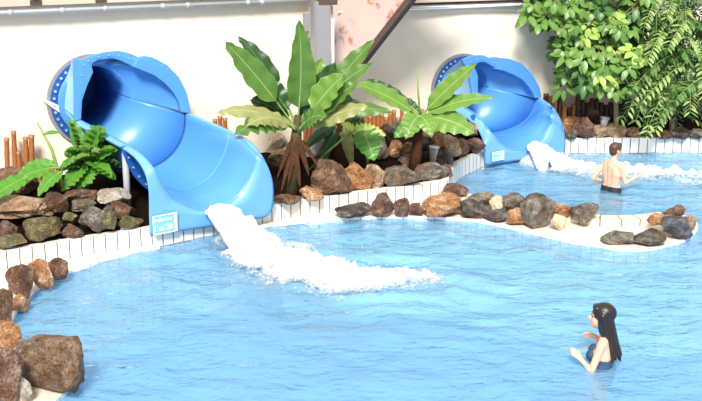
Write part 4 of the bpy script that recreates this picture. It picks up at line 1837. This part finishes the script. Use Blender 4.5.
for k, (b, t, w, dy, mt) in enumerate((((86, 165), (100, 125), 24, -.1, M_PHIL), ((86, 165), (70, 118), 20, .1, M_PHIL), ((88, 165), (118, 150), 24, -.1, M_PHIL),
                                       ((86, 168), (66, 150), 22, -.1, M_PHIL), ((88, 165), (112, 178), 26, -.35, M_PHIL), ((85, 168), (66, 190), 28, -.45, M_PHIL),
                                       ((86, 168), (84, 188), 24, -.4, M_PHIL), ((84, 165), (60, 170), 22, -.3, M_PHIL), ((88, 160), (108, 140), 24, .1, M_BAND),
                                       ((85, 160), (78, 138), 24, .05, M_SCH), ((88, 165), (96, 178), 24, -.2, M_BAND), ((90, 162), (122, 168), 20, -.1, M_BAND), ((88, 162), (92, 148), 22, -.15, M_SCH), ((86, 165), (74, 160), 20, -.3, M_SCH))):
    lobed(phil, b, yh, t, yh + dy, w, mt, .12, 5, k, .5 if t[0] < b[0] else -.5)
bm = bmesh.new()
add_tube(bm, [Q(86, 190, yh), Q(86, 175, yh), Q(86, 163, yh)], [.05, .045, .03], 8)
link_bm('stem', bm, M_STEM, phil)
# --- low plant with two long leaves at far left
lp = P(50, 198, .6)
yl = lp.y + .2
low = thing('rubber_plant', 'low plant with long smooth oval leaves hanging over the tan boulder', 'plant', (Q(60, 180, yl).x, yl, .5))
bm = bmesh.new()
add_tube(bm, [Q(62, 186, yl), Q(52, 150, yl), Q(37, 122, yl)], [.03, .022, .012], 8)
link_bm('stem', bm, M_STEM, low)
px_leaf(low, (60, 168), yl, (12, 182), yl - .4, 15, M_PHIL, .10, .05, .5, 0, .25, 1, .8)
px_leaf(low, (58, 166), yl, (20, 172), yl - .1, 12, M_PHIL, .12, .05, .5, 0, .1, 2, .8)
px_leaf(low, (30, 176), yl - .25, (-12, 202), yl - .8, 18, M_PHIL, .08, .05, .5, 0, .1, 3, .8)
px_leaf(low, (62, 172), yl - .1, (38, 196), yl - .5, 14, M_PHIL, .10, .05, .4, 0, .1, 4, .8)
px_leaf(low, (44, 134), yl, (60, 133), yl - .1, 4, M_PHIL, .03, .05, .2, 0, .1, 5, .8)


# --- umbrella tree
def rad_cluster(bm, c, axis, nleaf, ln, wd, rr, mi):
    axis = axis.normalized()
    a = axis.orthogonal().normalized()
    b = axis.cross(a)
    off = rr.uniform(0, 6.28)
    for k in range(nleaf):
        th = off + 2 * math.pi * k / nleaf + rr.uniform(-.15, .15)
        d = (a * math.cos(th) + b * math.sin(th))
        L = ln * rr.uniform(.8, 1.15)
        st_ = c + d * ln * .22
        e = c + d * L - axis * L * rr.uniform(.1, .5) - V((0, 0, L * .12))
        m = (st_ + e) / 2 + axis * L * .12
        pts = bez(st_, m, e, 5)
        blade(bm, pts, wd * rr.uniform(.85, 1.1), .12, 0, .03, .8, k, 0, 1, mi, .65)


tb = P(615, 128, .45)
yt = tb.y + .1
tree = thing('umbrella_tree', 'leafy tree with rounded finger leaves hanging over the farther slide', 'tree', (tb.x, yt, .4))
bm = bmesh.new()
tp = [Q(616, 132, yt), Q(616, 105, yt), Q(613, 88, yt), Q(606, 72, yt), Q(600, 50, yt), Q(602, 20, yt), Q(606, -20, yt)]
add_tube(bm, tp, [.05, .045, .042, .04, .036, .03, .025], 10)
link_bm('trunk', bm, M_BARK, tree)
rr = random.Random(4)
bm = bmesh.new()
bmb = bmesh.new()
# crown outline by lobes: (px, py, rx, ry, dY)
CR = [(560, 12, 34, 14, -.2, 20), (592, 6, 34, 22, 0, 20), (575, 40, 26, 18, -.15, 16), (606, 38, 28, 26, -.1, 20), (595, 62, 18, 16, -.3, 12), (612, 72, 22, 14, -.4, 14),
      (574, 60, 12, 12, .1, 6), (590, 80, 20, 10, -.3, 9), (628, 20, 20, 22, .1, 12), (540, 12, 16, 12, -.1, 8), (566, 78, 8, 10, .1, 3), (622, 58, 14, 18, -.3, 9),
      (628, 45, 18, 26, -.1, 16), (616, 84, 16, 8, -.3, 8), (640, 10, 16, 20, .1, 10), (606, 20, 30, 24, .2, 20), (570, -25, 46, 20, 0, 14), (610, -25, 30, 20, 0, 9)]
for (x, y, rx, ry, dy, n) in CR:
    for _ in range(n):
        a_ = rr.uniform(0, 6.28)
        q_ = math.sqrt(rr.random())
        px, py = x + rx * q_ * math.cos(a_), y + ry * q_ * math.sin(a_)
        Y_ = yt + dy + rr.uniform(-.45, .45)
        c = Q(px, py, Y_)
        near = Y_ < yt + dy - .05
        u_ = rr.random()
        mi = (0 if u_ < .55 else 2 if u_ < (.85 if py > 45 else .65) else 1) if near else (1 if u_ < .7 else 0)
        ax = V((rr.uniform(-.6, .6), rr.uniform(-1.2, -.2), rr.uniform(.4, 1.0)))
        rad_cluster(bm, c, ax, rr.choice((6, 7, 8)), rr.uniform(.19, .27), .115, rr, mi)
        s_ = V(tp[4]).lerp(V(tp[5]), rr.random())
        if rr.random() < .45:
            add_tube(bmb, bez(s_, (s_ + c) / 2 + V((0, 0, .1)), c, 5), .008, 5)
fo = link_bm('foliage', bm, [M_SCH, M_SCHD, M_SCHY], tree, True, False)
fo['kind'] = 'stuff'
link_bm('branches', bmb, M_BARK, tree)

# --- fishtail palm
pb_ = P(668, 132, .45)
yq = pb_.y + .35
palm = thing('fishtail_palm', 'dense feathery palm with drooping leaflets at the upper right', 'palm', (Q(672, 120, yq).x, yq, .45))
rr = random.Random(9)
bm = bmesh.new()
bms = bmesh.new()


def frond(base, tip, arch, lw, ll, mi, n=13):
    c = (base + tip) / 2 + V((0, 0, arch))
    pts = bez(base, c, tip, n)
    add_tube(bms, pts, [.012 - .008 * i / n for i in range(n + 1)], 5)
    for i in range(2, n + 1):
        tg = (pts[i] - pts[i - 1]).normalized()
        sd = tg.cross(V((0, -.5, 1)))
        if sd.length < .1:
            sd = V((1, 0, 0))
        sd.normalize()
        for s in (-1, 1):
            L = ll * (1 - .35 * abs(i / n - .45)) * rr.uniform(.8, 1.15)
            d = (sd * s * .8 + tg * .65 + V((0, -.15, rr.uniform(-.35, .15)))).normalized()
            e = pts[i] + d * L
            blade(bm, bez(pts[i], (pts[i] + e) / 2 + V((0, 0, .015)), e, 4), lw * rr.uniform(.8, 1.15), .15, rr.uniform(-.4, .4), .02, .9, i, 0, 1, mi if rr.random() < .8 else (mi + 1) % 3)


# back fill, shade inside the palm put into its colour
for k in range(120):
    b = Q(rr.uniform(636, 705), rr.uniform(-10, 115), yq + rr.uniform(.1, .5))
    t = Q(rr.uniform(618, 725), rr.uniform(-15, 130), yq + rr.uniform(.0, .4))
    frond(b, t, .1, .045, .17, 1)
# middle
for k in range(46):
    bx, by = rr.uniform(645, 700), rr.uniform(-10, 85)
    b = Q(bx, by, yq)
    t = Q(bx + rr.uniform(-32, 32), by + rr.uniform(5, 50), yq - rr.uniform(.1, .5))
    frond(b, t, .16, .05, .18, 0 if rr.random() < .65 else 2)
# hanging fronds at the front, light put into their colour
for (bx, by), (tx, ty) in (((690, 60), (640, 105)), ((695, 75), (660, 118)), ((672, 55), (632, 90)), ((668, 85), (646, 136)), ((690, 80), (690, 112)), ((700, 60), (705, 95)),
                           ((660, 60), (628, 112)), ((680, 95), (656, 130)), ((665, 30), (648, 62)), ((690, 20), (668, 48)), ((705, 80), (676, 100)), ((660, 75), (636, 120))):
    frond(Q(bx, by, yq - .2), Q(tx, ty, yq - .75), .18, .062, .20, 2 if rr.random() < .7 else 0, 13)
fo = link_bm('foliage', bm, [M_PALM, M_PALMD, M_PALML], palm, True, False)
fo['kind'] = 'stuff'
link_bm('fronds', bms, M_STEM, palm)
bm = bmesh.new()
add_tube(bm, [Q(672, 134, yq), Q(674, 60, yq), Q(672, 0, yq)], [.05, .045, .04], 8)
link_bm('trunk', bm, M_BARK, palm)

# --- garden spotlights
for (x0_, yt_, yb_, zb_, lab) in ((432.5, 147, 162, .36, 'small grey spotlight on the soil beside the dark plant stem'), (603, 118, 129, .42, 'small blue grey spotlight behind the rocks left of the tree trunk')):
    b = P(x0_, yb_, zb_)
    k = mpp(b)
    H = (yb_ - yt_) * k
    t_ = thing('garden_spotlight', lab, 'lamp', b, 'garden spotlights')
    bm = bmesh.new()
    add_tube(bm, [b, b + V((.01, 0, H * .5)), b + V((.02, -.02, H))], [.05, .06, .075], 12)
    link_bm('housing', bm, M_GREYPIPE, t_)
    bm = bmesh.new()
    add_tube(bm, [b + V((.02, -.02, H)), b + V((.022, -.022, H + .02))], [.085, .085], 12)
    link_bm('lens_ring', bm, M_GALV, t_)


# ------------------------------------------------------------------ people
def capsule(bm, a, b, ra, rb, n=14, sq=None):
    a, b = V(a), V(b)
    d = b - a
    L = d.length
    t = d.normalized() if L > 1e-6 else V((0, 0, 1))
    x = t.orthogonal().normalized()
    y = t.cross(x)
    rings = []
    for i in range(5):
        th = math.pi / 2 * (1 - i / 4.0)
        rings.append((a - t * ra * math.sin(th), ra * math.cos(th)))
    for i in range(1, 6):
        th = math.pi / 2 * (i - 1) / 4.0
        rings.append((b + t * rb * math.sin(th), rb * math.cos(th)))
    vs = []
    for c, r in rings:
        r = max(r, .0006)
        vs.append([bm.verts.new(c + (x * math.cos(2 * math.pi * k / n) + y * math.sin(2 * math.pi * k / n)) * r) for k in range(n)])
    for r0, r1 in zip(vs, vs[1:]):
        for k in range(n):
            bm.faces.new((r0[k], r0[(k + 1) % n], r1[(k + 1) % n], r1[k]))
    bm.faces.new(vs[0][::-1])
    bm.faces.new(vs[-1])


def ellip(bm, c, r, rot=None):
    M = Matrix.Translation(V(c)) @ (rot.to_4x4() if rot else Matrix()) @ Matrix.Diagonal((*r, 1))
    bmesh.ops.create_icosphere(bm, subdivisions=3, radius=1, matrix=M)


def remeshed(name, bm, voxel, smooth_it, mat, parent, Mw, clip=None):
    bmesh.ops.recalc_face_normals(bm, faces=bm.faces)
    me = bpy.data.meshes.new('tmp')
    bm.to_mesh(me)
    bm.free()
    o = bpy.data.objects.new('tmp', me)
    COL.objects.link(o)
    m = o.modifiers.new('r', 'REMESH')
    m.mode = 'VOXEL'
    m.voxel_size = voxel
    s = o.modifiers.new('s', 'SMOOTH')
    s.iterations = smooth_it
    s.factor = .5
    dg = bpy.context.evaluated_depsgraph_get()
    me2 = bpy.data.meshes.new_from_object(o.evaluated_get(dg))
    bpy.data.objects.remove(o)
    bpy.data.meshes.remove(me)
    if clip is not None:
        b2 = bmesh.new()
        b2.from_mesh(me2)
        bmesh.ops.bisect_plane(b2, geom=b2.verts[:] + b2.edges[:] + b2.faces[:], plane_co=(0, 0, clip), plane_no=(0, .12, 1), clear_outer=True)
        b2.to_mesh(me2)
        b2.free()
    me2.name = name
    me2.transform(Mw)
    me2.materials.clear()
    me2.materials.append(mat)
    for p in me2.polygons:
        p.use_smooth = True
    ob = bpy.data.objects.new(name, me2)
    COL.objects.link(ob)
    ob.parent = parent
    return ob


def hand(bm, w, dirn, palm_n, side, curl=.25, s=1.0):
    """w wrist; dirn along hand; palm_n palm normal; side: towards the thumb"""
    d, n, t = V(dirn).normalized(), V(palm_n).normalized(), V(side).normalized()
    w = V(w)
    for k, off in enumerate((-.026, -.009, .009, .026)):
        capsule(bm, w + t * off * .6 * s, w + d * .085 * s + t * off * s, .014 * s, .0125 * s, 8)
    for k, (off, ln) in enumerate(((-.030, .058), (-.010, .072), (.010, .078), (.030, .070))):
        b0 = w + d * .085 * s + t * off * s
        m_ = b0 + (d * math.cos(curl * .6) + n * math.sin(curl * .6)) * ln * .55 * s + t * off * .15
        e_ = m_ + (d * math.cos(curl * 1.8) + n * math.sin(curl * 1.8)) * ln * .5 * s
        capsule(bm, b0, m_, .0095 * s, .0085 * s, 8)
        capsule(bm, m_, e_, .0085 * s, .0075 * s, 8)
    a0 = w + d * .025 * s + t * .025 * s
    a1 = a0 + (d * .5 + t * .75 + n * .25).normalized() * .042 * s
    a2 = a1 + (d * .8 + t * .35 + n * .3).normalized() * .034 * s
    capsule(bm, a0, a1, .0125 * s, .0105 * s, 8)
    capsule(bm, a1, a2, .0105 * s, .0085 * s, 8)


def head(bm, c, rz, s=1.0, pitch=0.0):
    """c centre of skull; face along local +y rotated by rz"""
    Rm = Matrix.Rotation(rz, 3, 'Z') @ Matrix.Rotation(pitch, 3, 'X')
    c = V(c)

    def L(x, y, z):
        return c + Rm @ V((x * s, y * s, z * s))
    ellip(bm, L(0, -.012, .025), (.074 * s, .094 * s, .092 * s), Rm)
    ellip(bm, L(0, .022, -.035), (.060 * s, .070 * s, .080 * s), Rm)
    ellip(bm, L(0, .060, -.090), (.028 * s, .026 * s, .022 * s), Rm)      # chin
    ellip(bm, L(0, .070, .020), (.050 * s, .020 * s, .016 * s), Rm)      # brow
    capsule(bm, L(0, .086, .008), L(0, .106, -.026), .008 * s, .013 * s, 8)  # nose
    ellip(bm, L(0, .082, -.060), (.026 * s, .013 * s, .012 * s), Rm)      # mouth
    ellip(bm, L(.032, .062, -.030), (.020 * s, .018 * s, .02 * s), Rm)
    ellip(bm, L(-.032, .062, -.030), (.020 * s, .018 * s, .02 * s), Rm)
    for sx in (-1, 1):
        ellip(bm, L(.076 * sx, -.005, -.012), (.010 * s, .022 * s, .032 * s), Rm)
    return L, Rm


def face_bits(L, Rm, s, parent, Mw):
    for sx in (-1, 1):
        bm = bmesh.new()
        ellip(bm, L(.031 * sx, .078, .000), (.012 * s, .006 * s, .006 * s), Rm)
        bm.transform(Mw)
        me = bpy.data.meshes.new('eye')
        bm.to_mesh(me)
        bm.free()
        me.materials.append(M_EYE)
        o = bpy.data.objects.new('eye', me)
        COL.objects.link(o)
        o.parent = parent
        bm = bmesh.new()
        capsule(bm, L(.016 * sx, .088, .024), L(.046 * sx, .074, .025), .004 * s, .003 * s, 6)
        bm.transform(Mw)
        me = bpy.data.meshes.new('eyebrow')
        bm.to_mesh(me)
        bm.free()
        me.materials.append(M_HAIRM)
        o = bpy.data.objects.new('eyebrow', me)
        COL.objects.link(o)
        o.parent = parent
    bm = bmesh.new()
    ellip(bm, L(0, .091, -.060), (.022 * s, .006 * s, .006 * s), Rm)
    bm.transform(Mw)
    me = bpy.data.meshes.new('mouth')
    bm.to_mesh(me)
    bm.free()
    me.materials.append(M_LIP)
    o = bpy.data.objects.new('mouth', me)
    COL.objects.link(o)
    o.parent = parent


def legs_torso(bm, female, sh_w, sh_z, leg_z):
    """pelvis to neck, in local coordinates, z=0 at the water"""
    hipw = .10 if female else .095
    for sx in (-1, 1):
        capsule(bm, (hipw * sx, 0, -.12), (hipw * 1.05 * sx, .02, -.56), .085 if not female else .088, .058, 14)
        capsule(bm, (hipw * 1.05 * sx, .02, -.56), (hipw * sx, -.01, leg_z + .07), .056, .036, 12)
        capsule(bm, (hipw * sx, -.05, leg_z + .035), (hipw * sx, .14, leg_z + .028), .034, .026, 10)
        capsule(bm, (hipw * .85 * sx, -.02, -.10), (.07 * sx, 0, .06), .105 if female else .095, .088, 14)      # hips
        capsule(bm, (.06 * sx, 0, .06), ((.085 if female else .075) * sx, -.005, sh_z - .14), .082 if female else .078, .088 if female else .09, 14)    # waist to ribs
        capsule(bm, (.09 * sx, -.01, sh_z - .15), ((sh_w - .055) * sx, -.01, sh_z - .03), .088, .058, 12)
        capsule(bm, (.02 * sx, -.02, sh_z + .03), ((sh_w - .03) * sx, -.01, sh_z - .02), .045, .050, 12)     # trapezius
        if female:
            ellip(bm, (.075 * sx, .085, sh_z - .16), (.058, .055, .058))
        else:
            ellip(bm, (.08 * sx, .065, sh_z - .11), (.085, .045, .06))
            ellip(bm, (.075 * sx, -.055, sh_z - .10), (.065, .04, .09))


# --- man in the back pool
mp_ = P(611.5, 190, 0)
man = thing('person', 'man with short brown hair and bare back, arms bent, standing in the back pool', 'person', (mp_.x, mp_.y, FLOOR_Z))
hd_ = math.atan2(.60, .80) - math.pi / 2
Mw = Matrix.Translation((0, 0, -FLOOR_Z)) @ Matrix.Rotation(hd_, 4, 'Z')
bm = bmesh.new()
SZ, SW = .42, .165
legs_torso(bm, False, SW, SZ, FLOOR_Z)
capsule(bm, (0, .0, .0), (0, -.012, SZ - .04), .085, .088, 14)
capsule(bm, (0, -.015, SZ + .0), (.005, .015, SZ + .13), .052, .047, 12)
L_, Rm_ = head(bm, (.01, .035, SZ + .215), -.25, .98, 0)
shR, elR, wrR = V((SW, -.01, SZ - .03)), V((SW + .055, .05, .15)), V((SW + .09, .28, .225))
capsule(bm, shR, elR, .044, .035, 12)
capsule(bm, elR, wrR, .036, .023, 12)
hand(bm, wrR, (.10, .9, .22), (-.1, -.2, .95), (.9, 0, .1), .3)
shL, elL, wrL = V((-SW, -.01, SZ - .03)), V((-SW - .10, -.14, .16)), V((-SW - .04, .08, .08))
capsule(bm, shL, elL, .044, .035, 12)
capsule(bm, elL, wrL, .036, .023, 12)
hand(bm, wrL, (.1, .95, -.1), (.9, 0, -.3), (.1, .1, .9), .35)
remeshed('body', bm, .0075, 5, M_SKIN2, man, Mw)
face_bits(L_, Rm_, 1.0, man, Mw)
bm = bmesh.new()
ellip(bm, L_(0, -.018, .040), (.082, .100, .090), Rm_)
ellip(bm, L_(0, -.050, -.010), (.070, .062, .080), Rm_)
ellip(bm, L_(.0, .058, .088), (.058, .034, .026), Rm_)
for sx in (-1, 1):
    ellip(bm, L_(.066 * sx, .018, .020), (.014, .026, .045), Rm_)
h_ = remeshed('hair', bm, .007, 2, M_HAIRM, man, Mw)
h_['label'] = 'short brown hair'
bm = bmesh.new()
for sx in (-1, 1):
    capsule(bm, (.08 * sx, -.02, -.13), (.066 * sx, -.005, .10), .116, .098, 14)
    capsule(bm, (.10 * sx, 0, -.14), (.105 * sx, .01, -.40), .105, .092, 14)
remeshed('swim_trunks', bm, .009, 3, M_TRUNK, man, Mw, .065)['label'] = 'black swim trunks at the waterline'

# --- woman in the front pool
wp_ = P(602, 361, 0)
wom = thing('person', 'woman with long dark hair, hands raised, standing in the front pool', 'person', (wp_.x, wp_.y, FLOOR_Z))
hd_ = math.atan2(.34, -.94) - math.pi / 2
Mw = Matrix.Translation((0, 0, -FLOOR_Z)) @ Matrix.Rotation(hd_, 4, 'Z')
bm = bmesh.new()
SZ, SW = .235, .165
legs_torso(bm, True, SW, SZ, FLOOR_Z)
capsule(bm, (0, -.01, SZ + .01), (0, .012, SZ + .11), .046, .042, 12)
L_, Rm_ = head(bm, (0, .03, SZ + .215), .12, 1.08, .05)
shL, elL, wrL = V((-SW, .0, SZ - .03)), V((-SW - .05, .07, -.03)), V((-SW - .01, .165, .05))
capsule(bm, shL, elL, .042, .033, 12)
capsule(bm, elL, wrL, .034, .022, 12)
hand(bm, wrL, (.05, .6, .55), (.6, .5, -.4), (.6, -.1, .6), .5, .92)
shR, elR, wrR = V((SW, .0, SZ - .03)), V((SW + .05, .05, .02)), V((SW - .03, .06, .18))
capsule(bm, shR, elR, .042, .033, 12)
capsule(bm, elR, wrR, .034, .022, 12)
hand(bm, wrR, (-.1, .9, .25), (-.6, .3, -.6), (-.4, .1, .8), .5, .92)
remeshed('body', bm, .0068, 4, M_SKIN, wom, Mw)
face_bits(L_, Rm_, 1.08, wom, Mw)
bm = bmesh.new()
ellip(bm, L_(0, -.022, .038), (.098, .116, .104), Rm_)
ellip(bm, L_(0, .050, .085), (.066, .038, .028), Rm_)
rr = random.Random(2)
for k in range(30):
    f = k / 29 * 2 - 1
    x = f * .078
    y0_ = -.065 + .055 * f * f
    a = V(L_(x, y0_ + .0, .03))
    bq = V((x * 1.05 + rr.uniform(-.01, .01), -.098 - .02 * rr.random() + .05 * f * f, SZ - .01))
    cq = V((x * 1.25 + rr.uniform(-.03, .03), -.135 - .05 * rr.random() + .03 * f * f, SZ - .11 - .08 * rr.random()))
    capsule(bm, a, bq, .036, .030, 8)
    capsule(bm, bq, cq, .030, .010, 8)
for sx in (-1, 1):
    capsule(bm, L_(.068 * sx, .015, .04), L_(.074 * sx, -.005, -.10), .026, .024, 8)
    capsule(bm, L_(.074 * sx, -.005, -.10), V((.085 * sx, -.06, SZ - .06)), .024, .014, 8)
remeshed('hair', bm, .007, 1, M_HAIRB, wom, Mw)['label'] = 'long wet dark hair down the back'
bm = bmesh.new()
for sx in (-1, 1):
    capsule(bm, (.085 * sx, -.02, -.12), (.072 * sx, 0, .06), .114, .094, 14)
    capsule(bm, (.072 * sx, 0, .05), (.082 * sx, .0, SZ - .17), .094, .095, 14)
    ellip(bm, (.075 * sx, .088, SZ - .16), (.064, .06, .062))
remeshed('swimsuit', bm, .008, 3, M_SUIT, wom, Mw)['label'] = 'dark navy swimsuit at the waterline'
